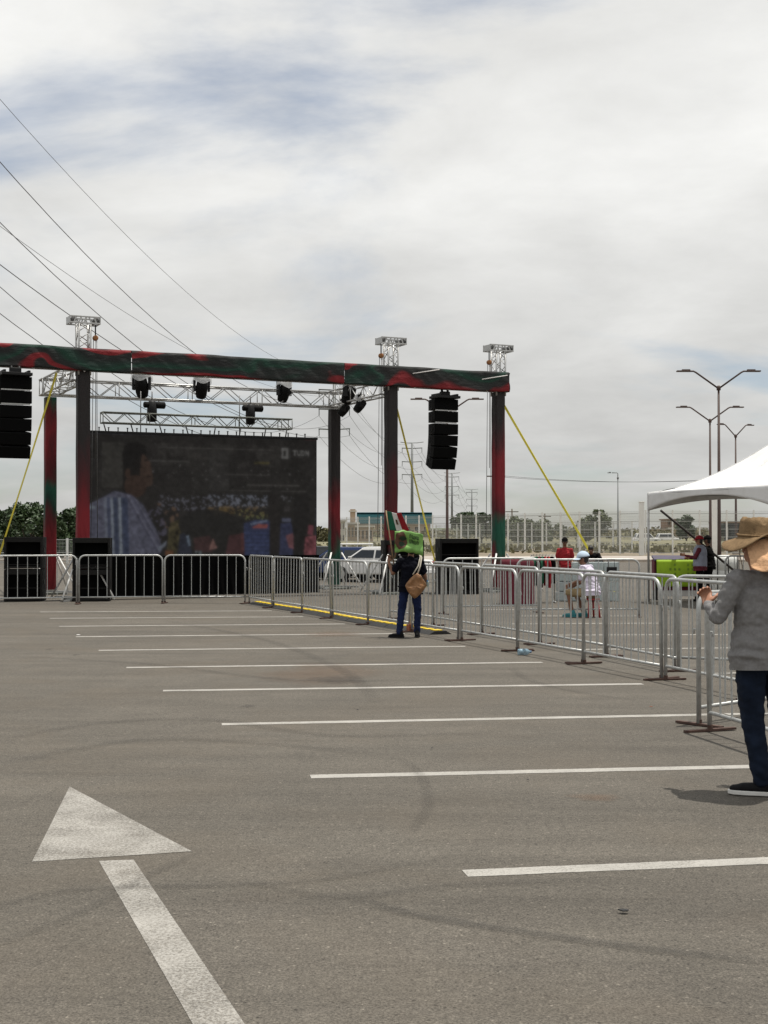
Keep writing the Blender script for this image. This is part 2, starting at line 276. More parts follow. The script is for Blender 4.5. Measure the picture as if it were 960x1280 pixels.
# ------------------------------------------------------------------ mesh builder
class MB:
    def __init__(s): s.v = []; s.f = []
    def add(s, v, f):
        o = len(s.v); s.v += [tuple(p) for p in v]; s.f += [tuple(i + o for i in q) for q in f]; return s
    def box(s, c, d, rz=0.0, mat=None):
        x, y, z = (k / 2 for k in d); m = mat or Matrix.Rotation(rz, 3, 'Z'); c = Vector(c)
        v = [c + m @ Vector((a * x, b * y, e * z)) for a in (-1, 1) for b in (-1, 1) for e in (-1, 1)]
        return s.add(v, [(0, 1, 3, 2), (4, 6, 7, 5), (0, 4, 5, 1), (2, 3, 7, 6), (0, 2, 6, 4), (1, 5, 7, 3)])
    def tube(s, pts, r, seg=8, cap=True, closed=False):
        pts = [Vector(p) for p in pts]; n = len(pts); rs = r if isinstance(r, (list, tuple)) else [r] * n
        rings = []; up = None
        for i, p in enumerate(pts):
            if closed: t = (pts[(i + 1) % n] - pts[i - 1])
            else: t = (pts[min(i + 1, n - 1)] - pts[max(i - 1, 0)])
            t.normalize()
            if up is None: up = t.orthogonal().normalized()
            else: up = (up - t * up.dot(t)); up = up.normalized() if up.length > 1e-6 else t.orthogonal().normalized()
            sd = t.cross(up)
            rings.append([p + (up * math.cos(a) + sd * math.sin(a)) * rs[i] for a in [2 * math.pi * k / seg for k in range(seg)]])
        v = [q for rr in rings for q in rr]; f = []
        m = n if closed else n - 1
        for i in range(m):
            j = (i + 1) % n
            for k in range(seg): f.append((i * seg + k, i * seg + (k + 1) % seg, j * seg + (k + 1) % seg, j * seg + k))
        if cap and not closed: f.append(tuple(range(seg))[::-1]); f.append(tuple((n - 1) * seg + k for k in range(seg)))
        return s.add(v, f)
    def lathe(s, prof, seg=16, axis='Z', c=(0, 0, 0), mat=None):
        v = []; f = []; c = Vector(c)
        for (r, h) in prof:
            for k in range(seg):
                a = 2 * math.pi * k / seg; p = Vector((r * math.cos(a), r * math.sin(a), h))
                if axis == 'X': p = Vector((p.z, p.x, p.y))
                if axis == 'Y': p = Vector((p.x, p.z, p.y))
                if mat: p = mat @ p
                v.append(c + p)
        for i in range(len(prof) - 1):
            for k in range(seg): f.append((i * seg + k, i * seg + (k + 1) % seg, (i + 1) * seg + (k + 1) % seg, (i + 1) * seg + k))
        f.append(tuple(range(seg))[::-1]); f.append(tuple((len(prof) - 1) * seg + k for k in range(seg)))
        return s.add(v, f)
    def grid(s, fn, nu, nv):
        v = [fn(i / nu, j / nv) for j in range(nv + 1) for i in range(nu + 1)]
        f = [(j * (nu + 1) + i, j * (nu + 1) + i + 1, (j + 1) * (nu + 1) + i + 1, (j + 1) * (nu + 1) + i) for j in range(nv) for i in range(nu)]
        return s.add(v, f)
    def prism(s, poly, z0, z1):
        n = len(poly); v = [(x, y, z0) for x, y in poly] + [(x, y, z1) for x, y in poly]
        f = [tuple(range(n))[::-1], tuple(range(n, 2 * n))] + [(i, (i + 1) % n, n + (i + 1) % n, n + i) for i in range(n)]
        return s.add(v, f)
    def mesh(s, name, smooth=False, fix=True):
        me = bpy.data.meshes.new(name); me.from_pydata(s.v, [], s.f)
        if fix:
            bm = bmesh.new(); bm.from_mesh(me); bmesh.ops.recalc_face_normals(bm, faces=bm.faces); bm.to_mesh(me); bm.free()
        if smooth: me.polygons.foreach_set('use_smooth', [True] * len(me.polygons))
        me.update(); return me
    def obj(s, name, m, parent=None, smooth=False, bevel=0.0, fix=True, solid=0.0):
        return link(name, s.mesh(name, smooth, fix), m, parent, bevel=bevel, solid=solid)
def link(name, me, m=None, parent=None, loc=None, rz=0.0, bevel=0.0, solid=0.0):
    o = bpy.data.objects.new(name, me); C.objects.link(o)
    if m is not None and me is not None and not me.materials: me.materials.append(M[m] if isinstance(m, str) else m)
    o.parent = parent
    if loc is not None: o.location = loc
    if rz: o.rotation_euler = (0, 0, rz)
    if solid: q = o.modifiers.new('thickness', 'SOLIDIFY'); q.thickness = solid; q.offset = 0
    if bevel: q = o.modifiers.new('bevel', 'BEVEL'); q.width = bevel; q.segments = 2; q.limit_method = 'ANGLE'
    return o
def tag(o, label=None, cat=None, group=None, kind=None):
    if label: o['label'] = label
    if cat: o['category'] = cat
    if group: o['group'] = group
    if kind: o['kind'] = kind
    return o
def thing(name, label, cat, loc=(0, 0, 0), rz=0.0, group=None, scale=1.0):
    o = bpy.data.objects.new(name, None); C.objects.link(o); o.location = loc; o.rotation_euler = (0, 0, rz); o.empty_display_size = 0.2
    o.scale = (scale,) * 3
    return tag(o, label, cat, group)
def copy_tree(o, parent=None):
    c = o.copy(); C.objects.link(c); c.parent = parent
    for ch in list(o.children): copy_tree(ch, c)
    return c

# ================================================================== THE SETTING
g = MB().grid(lambda u, v: (-4000 + 8000 * u, -300 + 6300 * v, -0.03), 8, 8).obj('ground', 'dirt'); tag(g, kind='structure')
lot = MB().grid(lambda u, v: (-60 + 130 * u, -12 + 88 * v, 0.0), 4, 4).obj('parking_lot', 'asphalt'); tag(lot, kind='structure')
pav = MB().box((25, 84, -0.01), (120, 12, 0.26)).obj('pavement', 'concrete', bevel=0.02); tag(pav, kind='structure')
def bank(u, v):      # low grassy bank beyond the fence
    x = -260 + 620 * u; y = 150 + 260 * v
    return (x, y, -0.02 + 1.15 * (math.sin(min(1, v * 2.2) * math.pi / 2)) * (0.75 + 0.35 * mnoise.noise(Vector((x * 0.02, y * 0.03, 0)))) - 1.4 * max(0, v - 0.7))
bk = MB().grid(bank, 60, 24).obj('grass_bank', 'grass_dry', smooth=True); tag(bk, kind='structure')
hl = MB().grid(lambda u, v: (-3000 + 6000 * u, 2200 + 900 * v, -1 + (10 + 9 * mnoise.noise(Vector((u * 9, 3, 0))) + 4 * mnoise.noise(Vector((u * 31, 3, 0)))) * math.sin(v * math.pi)), 160, 6).obj('far_hills', 'leaf_mid', smooth=True); tag(hl, kind='structure')

# painted markings: strips lying on the asphalt
def strip(name, a, b, wd, m, z=0.002):
    d = (b - a); d.z = 0; Ln = d.length; d.normalize(); s = Vector((-d.y, d.x, 0)); n = max(8, int(Ln / 0.04)); v = []
    for k in range(n + 1):
        p = a + d * (Ln * k / n); e = [wd / 2 + 0.006 * mnoise.noise(Vector((k * 0.9, p.y * 3, t))) + 0.006 * mnoise.noise(Vector((k * 0.13, p.y, t + 5))) for t in (0, 9)]
        if k in (0, n): p = p + d * random.uniform(-0.02, 0.02)
        v += [(*(p - s * e[0]).xy, z), (*(p + s * e[1]).xy, z)]
    return MB().add(v, [(2 * k, 2 * k + 2, 2 * k + 3, 2 * k + 1) for k in range(n)]).obj(name, m, lot)
for (x0, y0, x1, y1) in [(583, 1092, 1010, 1074), (387, 971, 1000, 957), (277, 905.5, 905, 893), (206, 863.5, 803, 855), (160, 834.5, 678, 828), (125, 813, 583, 808),
                         (95, 796, 505, 792), (75, 783, 432, 780), (62, 773, 378, 771), (50, 765, 340, 763.5)]:
    strip('parking_line', G(x0, y0), G(x1, y1), 0.13, 'line_paint')
for (x0, y0, x1, y1) in [(905, 893, 1010, 891), (650, 770, 800, 770), (640, 780, 830, 779), (690, 794, 1000, 793), (720, 812, 1000, 809), (880, 842, 1010, 840), (600, 762, 780, 762)]:
    strip('parking_line', G(x0, y0), G(x1, y1), 0.12, 'line_paint')
MB().add([G(87, 983, 0.002), G(40, 1077, 0.002), G(240, 1064, 0.002)], [(0, 1, 2)]).obj('arrow_head', 'arrow_paint', lot)
a, b_, c_, d_ = G(123.5, 1076, 0.002), G(167, 1074.5, 0.002), G(306, 1280, 0.002), G(241, 1280, 0.002)
MB().add([a, b_, b_ + (c_ - b_) * 1.6, a + (d_ - a) * 1.6], [(0, 1, 2, 3)]).obj('arrow_shaft', 'arrow_paint', lot)

def ribbon(name, pts, wd, m, z=0.007, sub=10):
    P3 = [G(*p) for p in pts]; pl = []
    for i in range(len(P3) - 1):
        p0, p1, p2, p3 = P3[max(i - 1, 0)], P3[i], P3[i + 1], P3[min(i + 2, len(P3) - 1)]
        for k in range(sub):
            t = k / sub; pl.append(0.5 * ((2 * p1) + (p2 - p0) * t + (2 * p0 - 5 * p1 + 4 * p2 - p3) * t * t + (3 * p1 - p0 - 3 * p2 + p3) * t ** 3))
    pl.append(P3[-1]); v = []; al = []; n = len(pl)
    for i, p in enumerate(pl):
        d = pl[min(i + 1, n - 1)] - pl[max(i - 1, 0)]; d.z = 0; d.normalize(); s = Vector((-d.y, d.x, 0)); e = min(1, min(i, n - 1 - i) / (n * 0.18))
        for k, o in enumerate((-0.5, -0.3, 0, 0.3, 0.5)):
            q = p + s * wd * o; v.append((q.x, q.y, z)); al.append((0, 0.8, 1, 0.8, 0)[k] * e)
    f = [(i * 5 + k, i * 5 + k + 1, (i + 1) * 5 + k + 1, (i + 1) * 5 + k) for i in range(n - 1) for k in range(4)]
    me = MB().add(v, f).mesh(name); at = me.attributes.new('wear', 'FLOAT', 'POINT'); at.data.foreach_set('value', al)
    return link(name, me, m, lot)
ribbon('tyre_mark', [(440, 1122), (500, 1140), (600, 1158), (750, 1180), (860, 1193), (1000, 1207)], 0.11, 'tyre_mark')
ribbon('tyre_mark', [(300, 1100), (420, 1122), (560, 1108), (760, 1100)], 0.12, 'faint_mark')
ribbon('tyre_mark', [(-60, 1150), (60, 1118), (150, 1110), (260, 1108), (420, 1098), (620, 1060)], 0.10, 'faint_mark', 0.008)
ribbon('tyre_mark', [(-40, 1195), (100, 1142), (170, 1104), (260, 1060)], 0.09, 'faint_mark', 0.009)
ribbon('tyre_mark', [(500, 948), (522, 965), (535, 995), (530, 1020), (505, 1050)], 0.09, 'faint_mark')
ribbon('tyre_mark', [(640, 835), (660, 850), (720, 865), (820, 880)], 0.14, 'faint_mark')
ribbon('tyre_mark', [(-20, 930), (120, 905), (260, 900), (420, 920), (640, 915)], 0.2, 'faint_mark')
ribbon('tyre_mark', [(0, 955), (180, 925), (330, 930), (480, 945)], 0.2, 'faint_mark', 0.010)
ribbon('tyre_mark', [(200, 775), (330, 800), (430, 840), (470, 880)], 0.2, 'faint_mark', 0.011)
#ribbon('tyre_mark', [(0, 1010), (200, 990), (420, 1000), (620, 1010), (900, 1000)], 0.18, 'faint_mark', 0.012)
ribbon('tyre_mark', [(0, 820), (180, 830), (360, 850), (540, 850)], 0.22, 'faint_mark', 0.008)
def blot(name, px, py, rx, ry, m, z=0.006):
    c = G(px, py); nr, na = 6, 28; v = [(c.x, c.y, z)]; al = [1.0]
    for i in range(1, nr + 1):
        for k in range(na):
            a = 2 * math.pi * k / na; r = i / nr * (1 + 0.45 * mnoise.noise(Vector((math.cos(a) * 1.7 + px, math.sin(a) * 1.7, py))))
            v.append((c.x + rx * r * math.cos(a), c.y + ry * r * math.sin(a), z)); al.append(max(0, 1 - (i / nr) ** 2))
    f = [(0, 1 + k, 1 + (k + 1) % na) for k in range(na)] + [(1 + (i - 1) * na + k, 1 + i * na + k, 1 + i * na + (k + 1) % na, 1 + (i - 1) * na + (k + 1) % na) for i in range(1, nr) for k in range(na)]
    me = MB().add(v, f).mesh(name); at = me.attributes.new('wear', 'FLOAT', 'POINT'); at.data.foreach_set('value', al); return link(name, me, m, lot)
blot('stain', 405, 842, 0.7, 1.4, 'stain'); blot('stain', 415, 793, 0.5, 0.7, 'stain'); blot('stain', 745, 998, 0.2, 0.12, 'stain'); blot('stain', 420, 850, 0.35, 0.45, 'oil', 0.0075)
for (x, y) in [(95, 819), (310, 883), (62, 812)]: blot('stain', x, y, 0.07, 0.14, 'oil')
for i, (x, y, s, m) in enumerate([(780, 1142, 0.024, 'rubber'), (814, 885, 0.018, 'brick'), (660, 977, 0.012, 'rubber'), (540, 937, 0.012, 'rubber'), (98, 795, 0.05, 'white_cloth'), (447, 889, 0.018, 'rubber')]):
    p = G(x, y); mb = MB(); pts = [(s * (0.7 + 0.5 * random.random()) * math.cos(a), s * (0.4 + 0.4 * random.random()) * math.sin(a)) for a in [k * math.pi / 4 for k in range(8)]]
    mb.prism(pts, 0, s * 0.18); o = mb.obj('litter_scrap', m); o.location = (p.x, p.y, 0.013); o.rotation_euler = (0, 0, random.random() * 6)
    tag(o, ['small dark scrap lying alone on bare asphalt right of the painted arrow', 'small brown scrap between the stall lines near the barriers', 'tiny dark crumb on the asphalt beside a long stall line', 'tiny dark crumb on the asphalt near the curved tread marks', 'white crumpled paper scrap at the end of a stall line', 'dark crumb lying beside a stall line in mid lot', 'brown flake on the asphalt in the open bay', 'pale paper flake on the asphalt near the painted arrow'][i], 'litter')

# ================================================================== STAGE
def truss(name, label, L_, wd, ht, bay, m='alu', r=0.025, rb=0.013):
    """box truss along local x, centred on y, bottom at z=0"""
    t = thing(name, label, 'truss'); ch = MB().tube([(0, 0, 0), (L_, 0, 0)], r, 8).mesh('chord', True)
    for y in (-wd / 2, wd / 2):
        for z in (r, ht - r): link('chord', ch, m, t, (0, y, z))
    nb = max(1, int(round(L_ / bay))); bl = L_ / nb
    up = MB().tube([(0, 0, r), (bl, 0, ht - r)], rb, 6).mesh('brace', True); dn = MB().tube([(0, 0, ht - r), (bl, 0, r)], rb, 6).mesh('brace', True); vt = MB().tube([(0, 0, r), (0, 0, ht - r)], rb, 6).mesh('upright', True)
    lc = (MB(), MB())
    for i in range(nb):
        for y in (-wd / 2, wd / 2):
            link('brace', up if i % 2 else dn, m, t, (i * bl, y, 0))
            if i % 4 == 0: link('upright', vt, m, t, (i * bl, y, 0)); 
        a, b2 = (-wd / 2, wd / 2) if i % 2 else (wd / 2, -wd / 2)
        for q_, z in enumerate((r, ht - r)): lc[q_].tube([(i * bl, a, z), (i * bl + bl, b2, z)], rb, 6)
    for y in (-wd / 2, wd / 2): link('upright', vt, m, t, (L_, y, 0))
    for x in (0, L_):
        for q_, z in enumerate((r, ht - r)): lc[q_].tube([(x, -wd / 2, z), (x, wd / 2, z)], r, 6)
    for q_ in lc: q_.obj('lacing', m, t, True)
    return t

TH = 5.48
def tower(name, label, s, t, stops, seed, head=True, hoist_side=-1, hgt=TH, outr=((-1, -1), (1, -1), (-1, 1), (1, 1))):
    T = thing(name, label, 'tower', ST(s, t), SA, 'stage towers')
    MB().box((0, 0, 0.03), (0.75, 0.75, 0.06)).obj('base_plate', 'alu_dull', T, bevel=0.01)
    def sl(u, v):
        a = u * 2 * math.pi; z = 0.12 + (hgt - 0.12) * v
        c, s_ = math.cos(a), math.sin(a); k = 0.157 / max(abs(c), abs(s_)) * 0.93
        k *= 1 + 0.05 * mnoise.noise(Vector((c * 2 + seed, s_ * 2, z * 1.6))) + 0.03 * mnoise.noise(Vector((c * 5 + seed, s_ * 5, z * 0.5 + c)))
        return (c * k, s_ * k, z)
    sv = MB().grid(sl, 28, 44).obj('fabric_sleeve', banner_mat('tower_print', seed, stops, hgt), T, True)
    for (a, b2) in outr:
        o = MB().tube([(0.16 * a, 0.16 * b2, 1.05), (0.62 * a, 0.62 * b2, 0.05)], 0.024, 8).obj('outrigger', 'white_steel', T, True)
    MB().box((0, 0, 0.02), (1.5, 0.08, 0.05), R(45)).obj('base_arm', 'alu', T); MB().box((0, 0, 0.075), (1.5, 0.08, 0.05), R(-45)).obj('base_arm', 'alu', T)
    if head:
        top = 6.62; m = MB()
        for x in (-0.14, 0.14):
            for y in (-0.14, 0.14): m.tube([(x, y, hgt - 0.1), (x, y, top)], 0.024, 8)
        nb = 4; z0 = hgt + 0.35; dz = (top - z0) / nb
        for i in range(nb):
            for (ax, ay, bx_, by_) in ((-0.14, -0.14, 0.14, -0.14), (0.14, 0.14, -0.14, 0.14), (-0.14, 0.14, -0.14, -0.14), (0.14, -0.14, 0.14, 0.14)):
                if i % 2: ax, bx_, ay, by_ = bx_, ax, by_, ay
                m.tube([(ax, ay, z0 + i * dz), (bx_, by_, z0 + i * dz + dz)], 0.011, 6)
        m.obj('mast', 'alu', T, True)
        hb = MB()
        for y in (-0.19, 0.19):
            for z in (0.0, 0.15): hb.box((0, y, top + z), (0.74, 0.035, 0.035))
            for x in (-0.24, -0.12, 0, 0.12, 0.24): hb.box((x, y, top + 0.075), (0.035, 0.02, 0.13), mat=Matrix.Rotation(0.4 if x < 0.1 else -0.4, 3, 'Y'))
        for x in (-0.36, 0.36): hb.box((x, 0, top + 0.07), (0.02, 0.41, 0.17))
        hd = hb.obj('head_block', 'alu', T, bevel=0.004)
        for x in (-0.27, 0.27): MB().lathe([(0.06, -0.15), (0.07, -0.14), (0.05, -0.02), (0.05, 0.02), (0.07, 0.14), (0.06, 0.15)], 14, 'Y', (x, 0, top + 0.08)).obj('roller', 'chain', hd, True)
        hx = 0.29 * hoist_side
        MB().lathe([(0.03, -0.04), (0.066, -0.035), (0.066, 0.035), (0.03, 0.04)], 16, 'Y', (hx, 0, top - 0.32)).obj('pulley', 'orange', T, True)
        MB().tube([(hx, 0, top), (hx, 0, top - 0.25)], 0.016, 6).obj('hook', 'black_metal', T, True)
        for dx in (-0.09, 0.02, 0.07): MB().tube([(hx + dx * 0.5, 0.0, top - 0.36), (hx + dx, 0.02, 1.4 if dx != 0.02 else 3.4)], 0.008, 6).obj('chain_fall', 'chain', T, True)
    return T
tower('stage_tower', 'stage tower wrapped in charcoal and red cloth at the left edge of the screen', 0, 0, [(0, DR), (0.2, RE), (0.36, RE), (0.46, DR), (0.56, MA), (0.7, CH), (1, CH)], 1.3, hoist_side=1)
tower('stage_tower', 'front stage tower left of the hanging speaker column, charcoal over red over dark green', 8.17, 0, [(0, CH), (0.16, DG), (0.28, MA), (0.36, RE), (0.46, DR), (0.55, MA), (0.66, CH), (1, CH)], 4.1, hoist_side=-1)
tower('stage_tower', 'end stage tower with red upper and dark green lower cloth and a yellow strap', 11.45, 0, [(0, DR), (0.12, RE), (0.2, DR), (0.25, GR), (0.36, GR), (0.44, DR), (0.56, RE), (0.68, RE), (0.8, MA), (0.9, CH)], 7.7, hoist_side=-1)
tower('stage_tower', 'front stage tower at the outer end of the left wing, beyond the speaker column', -3.1, 0, [(0, DR), (0.25, RE), (0.5, DR), (0.6, GR), (0.8, CH), (1, CH)], 9.2, hoist_side=1)
tower('stage_tower', 'rear stage tower with alternating red and green cloth beside the hedge', 0, 3.8, [(0, DR), (0.14, RE), (0.3, RE), (0.40, DR), (0.47, DG), (0.58, GR), (0.66, DR), (0.78, RE), (0.9, DR), (1, GR)], 12.9, head=False, hgt=5.2)
tower('stage_tower', 'rear stage tower, brown black above red and green, at the right edge of the screen', 8.17, 3.8, [(0, GR), (0.14, DG), (0.22, GR), (0.30, DR), (0.42, RE), (0.52, DR), (0.62, CH), (1, CH)], 15.4, head=False, hgt=5.2)

# front beam: truss wrapped in printed cloth
S0, S1 = -3.45, 11.64
fb = truss('front_beam', 'long horizontal front stage beam wrapped in green, red and black printed cloth', S1 - S0, 0.40, 0.46, 0.55)
fb.location = ST(S0, 0, 5.50); fb.rotation_euler = (0, 0, SA)
seams = [0, 1.25, 4.55, 10.15, S1 - S0]
for i in range(4):
    xa, xb = seams[i] + (0.006 if i else 0), seams[i + 1] - 0.006
    def bn(u, v, xa=xa, xb=xb, i=i):
        x = xa + (xb - xa) * u; ed = 1 if 0.0 < u < 1.0 else 0
        path = [(0.27, 0.44), (0.262, 0.51), (0.25, 0.52), (0.0, 0.522), (-0.25, 0.52), (-0.268, 0.515), (-0.272, 0.50), (-0.272, 0.33), (-0.272, 0.18), (-0.27, 0.01), (-0.268, -0.01), (-0.25, -0.018), (-0.12, -0.02)]
        k = v * (len(path) - 1); j = min(int(k), len(path) - 2); f = k - j; y = path[j][0] * (1 - f) + path[j + 1][0] * f; z = path[j][1] * (1 - f) + path[j + 1][1] * f
        w1 = mnoise.noise(Vector((x * 1.4, v * 2.0, i * 3.0))); w2 = mnoise.noise(Vector((x * 4.5 + z * 5, v * 4, i))); w3 = mnoise.noise(Vector((x * 0.7, 5, i)))
        if 0.48 < v < 0.8: y -= 0.018 + 0.024 * w1 + 0.016 * w2
        z += 0.018 * w3 + 0.02 * mnoise.noise(Vector((x * 2.2, 9, 0))) * (1 if v > 0.7 else 0.35)
        return (x, y, z)
    MB().grid(bn, int((xb - xa) * 14) + 4, 36).obj('banner_panel', banner_mat('beam_print', 2.3 + i * 5.1), fb, True)
MB().grid(lambda u, v: (S1 - S0 + 0.012 + 0.02 * math.sin(v * 7), -0.27 + 0.54 * u, -0.02 + 0.53 * v), 6, 6).obj('end_flap', banner_mat('beam_print_end', 31.0), fb, True)
for x in (2.2, 3.4, 5.1, 6.4, 7.7, 8.9, 11.0, 12.2, 13.2, 14.4): MB().tube([(x, -0.2, 0.0), (x + 0.03, -0.22, -0.05), (x + 0.06, -0.2, 0.0)], 0.012, 6).obj('cloth_tie', 'white_cloth', fb, True)
for s_, y0 in ((12.0, 0.45), (14.1, 0.40)):   # white tubes added to imitate sunlight caught on folds of the cloth
    MB().tube([(s_ + 0.1, -0.335, y0 - 0.12), (s_ + 0.9, -0.325, y0 + 0.03)], 0.013, 6).obj('fold_highlight', 'white_cloth', fb, True)

rt = truss('rear_truss', 'silver box truss spanning above the screen between the rear towers', 8.17 + 0.5, 0.40, 0.46, 0.5); rt.location = ST(-0.25, 3.8, 5.24); rt.rotation_euler = (0, 0, SA)
for s_ in (0.0, 8.17):
    q = truss('side_truss', 'silver side truss joining front and rear towers at the ' + ('left edge of the screen' if s_ == 0 else 'right edge of the screen'), 3.5, 0.40, 0.46, 0.5)
    q.location = ST(s_, 0.2, 5.26 if s_ == 0 else 5.28); q.rotation_euler = (0, 0, SA + R(90))
hd_ = MB().box((0, 0, 0), (0.5, 0.5, 0.02)); 
q = truss('screen_truss', 'thin hung truss just above the top edge of the screen', 5.1, 0.28, 0.30, 0.3, 'alu_dull', 0.018, 0.011)
SCR = Vector((-7.47, 33.97, 0)); SCW = 6.22
q.location = SCR + EX * 0.45 + EY * 0.15 + Vector((0, 0, 4.38)); q.rotation_euler = (0, 0, SA)
for x in (0.05, 0.75, 1.5, 2.2, 3.0, 3.7, 4.4, 5.0): MB().tube([(x, 0, 0.0), (x + 0.07 * (-1) ** int(x * 3), -0.05, -0.28)], 0.016, 6).obj('hanger', 'black_metal', q, True)

# hoists between the rear truss and the screen truss
def hoist(px, py, label):
    p = P(px, py, SCR.y + (px - 110) / 283 * 2.6 + 0.35); o = thing('chain_hoist', label, 'hoist', p, SA, 'chain hoists above the screen')
    MB().lathe([(0.05, -0.32), (0.12, -0.30), (0.13, -0.05), (0.12, 0.18), (0.06, 0.24)], 14).obj('motor_body', 'black_metal', o, True)
    MB().lathe([(0.06, -0.02), (0.09, 0.0), (0.09, 0.28), (0.06, 0.30)], 12, 'X', (0.05, 0, 0.12)).obj('gearbox', 'black_paint', o, True)
    MB().lathe([(0.06, -0.02), (0.08, 0.0), (0.08, 0.14), (0.04, 0.15)], 12, 'X', (-0.20, 0, 0.12)).obj('limit_box', 'black_paint', o, True)
    MB().tube([(0, 0, 0.2), (0, 0, 5.27 - p.z)], 0.014, 6).obj('load_chain', 'chain', o, True); MB().tube([(0.0, 0, -0.3), (0.0, 0, 4.5 - p.z)], 0.014, 6).obj('lower_hook', 'chain', o, True)
    MB().tube([(-0.27, 0.1, 5.27 - p.z), (-0.27, 0.1, 4.14 - p.z)], 0.012, 6).obj('slack_chain', 'chain', o, True)
hoist(190, 512, 'black chain hoist hanging above the screen left of centre'); hoist(313, 516, 'black chain hoist hanging above the screen right of centre')

# moving heads with plastic rain covers, hung from the rear truss and the side truss
def moving_head(p, label, k=1.0, tilt=20, turn=0):
    o = thing('moving_light', label, 'stage light', p, SA + R(turn), 'moving stage lights', k)
    MB().box((0, 0, 0.42), (0.34, 0.26, 0.13)).obj('base_box', 'black_metal', o, bevel=0.015)
    y = MB()
    for s_ in (-1, 1): y.box((0.19 * s_, 0, 0.20), (0.05, 0.14, 0.34))
    y.box((0, 0, 0.345), (0.42, 0.15, 0.05)); y.obj('yoke', 'black_metal', o, bevel=0.012)
    mm = Matrix.Rotation(R(tilt), 3, 'X')
    h = MB().lathe([(0.08, 0.24), (0.135, 0.2), (0.155, 0.05), (0.15, -0.12), (0.13, -0.22), (0.115, -0.24)], 16, 'Z', (0, 0, 0.10), mm).obj('lamp_head', 'black_paint', o, True)
    MB().lathe([(0.10, -0.246), (0.10, -0.25)], 16, 'Z', (0, 0, 0.10), mm).obj('lens', 'glass', h, True)
    MB().tube([(-0.1, 0, 0.48), (-0.1, 0, 0.56)], 0.03, 8).obj('clamp', 'black_metal', o); MB().tube([(0.1, 0, 0.48), (0.1, 0, 0.56)], 0.03, 8).obj('clamp', 'black_metal', o)
    def cov_(u, v):
        a = u * 2 * math.pi; th = v * 1.5; r = 0.27 * math.sin(th) * (1 + 0.22 * mnoise.noise(Vector((math.cos(a) * 2, math.sin(a) * 2 + turn, v * 3)))); return (r * math.cos(a), 0.8 * r * math.sin(a), 0.30 + 0.24 * math.cos(th) - 0.05 * v * (1 + math.sin(a * 3)))
    MB().grid(cov_, 20, 8).obj('rain_cover', 'plastic', o, True)
for i, (px, py, yy, k, lab) in enumerate([(177, 489, 36.4, 1.15, 'plastic covered moving light on the rear truss nearest the screen left edge'), (252, 491, 37.3, 1.05, 'plastic covered moving light on the rear truss left of the middle'),
        (355, 496, 38.6, 1.05, 'plastic covered moving light on the rear truss right of the middle'), (436, 498, 38.2, 1.1, 'plastic covered moving light on the side truss by the rear right tower'),
        (430, 516, 38.9, 0.8, 'small plastic covered light hanging low beside the rear right tower'), (450, 511, 37.4, 0.8, 'small plastic covered light hanging under the right side truss')]):
    moving_head(P(px, py, yy), lab, k, 25 if i < 4 else 40, i * 23 - 30)

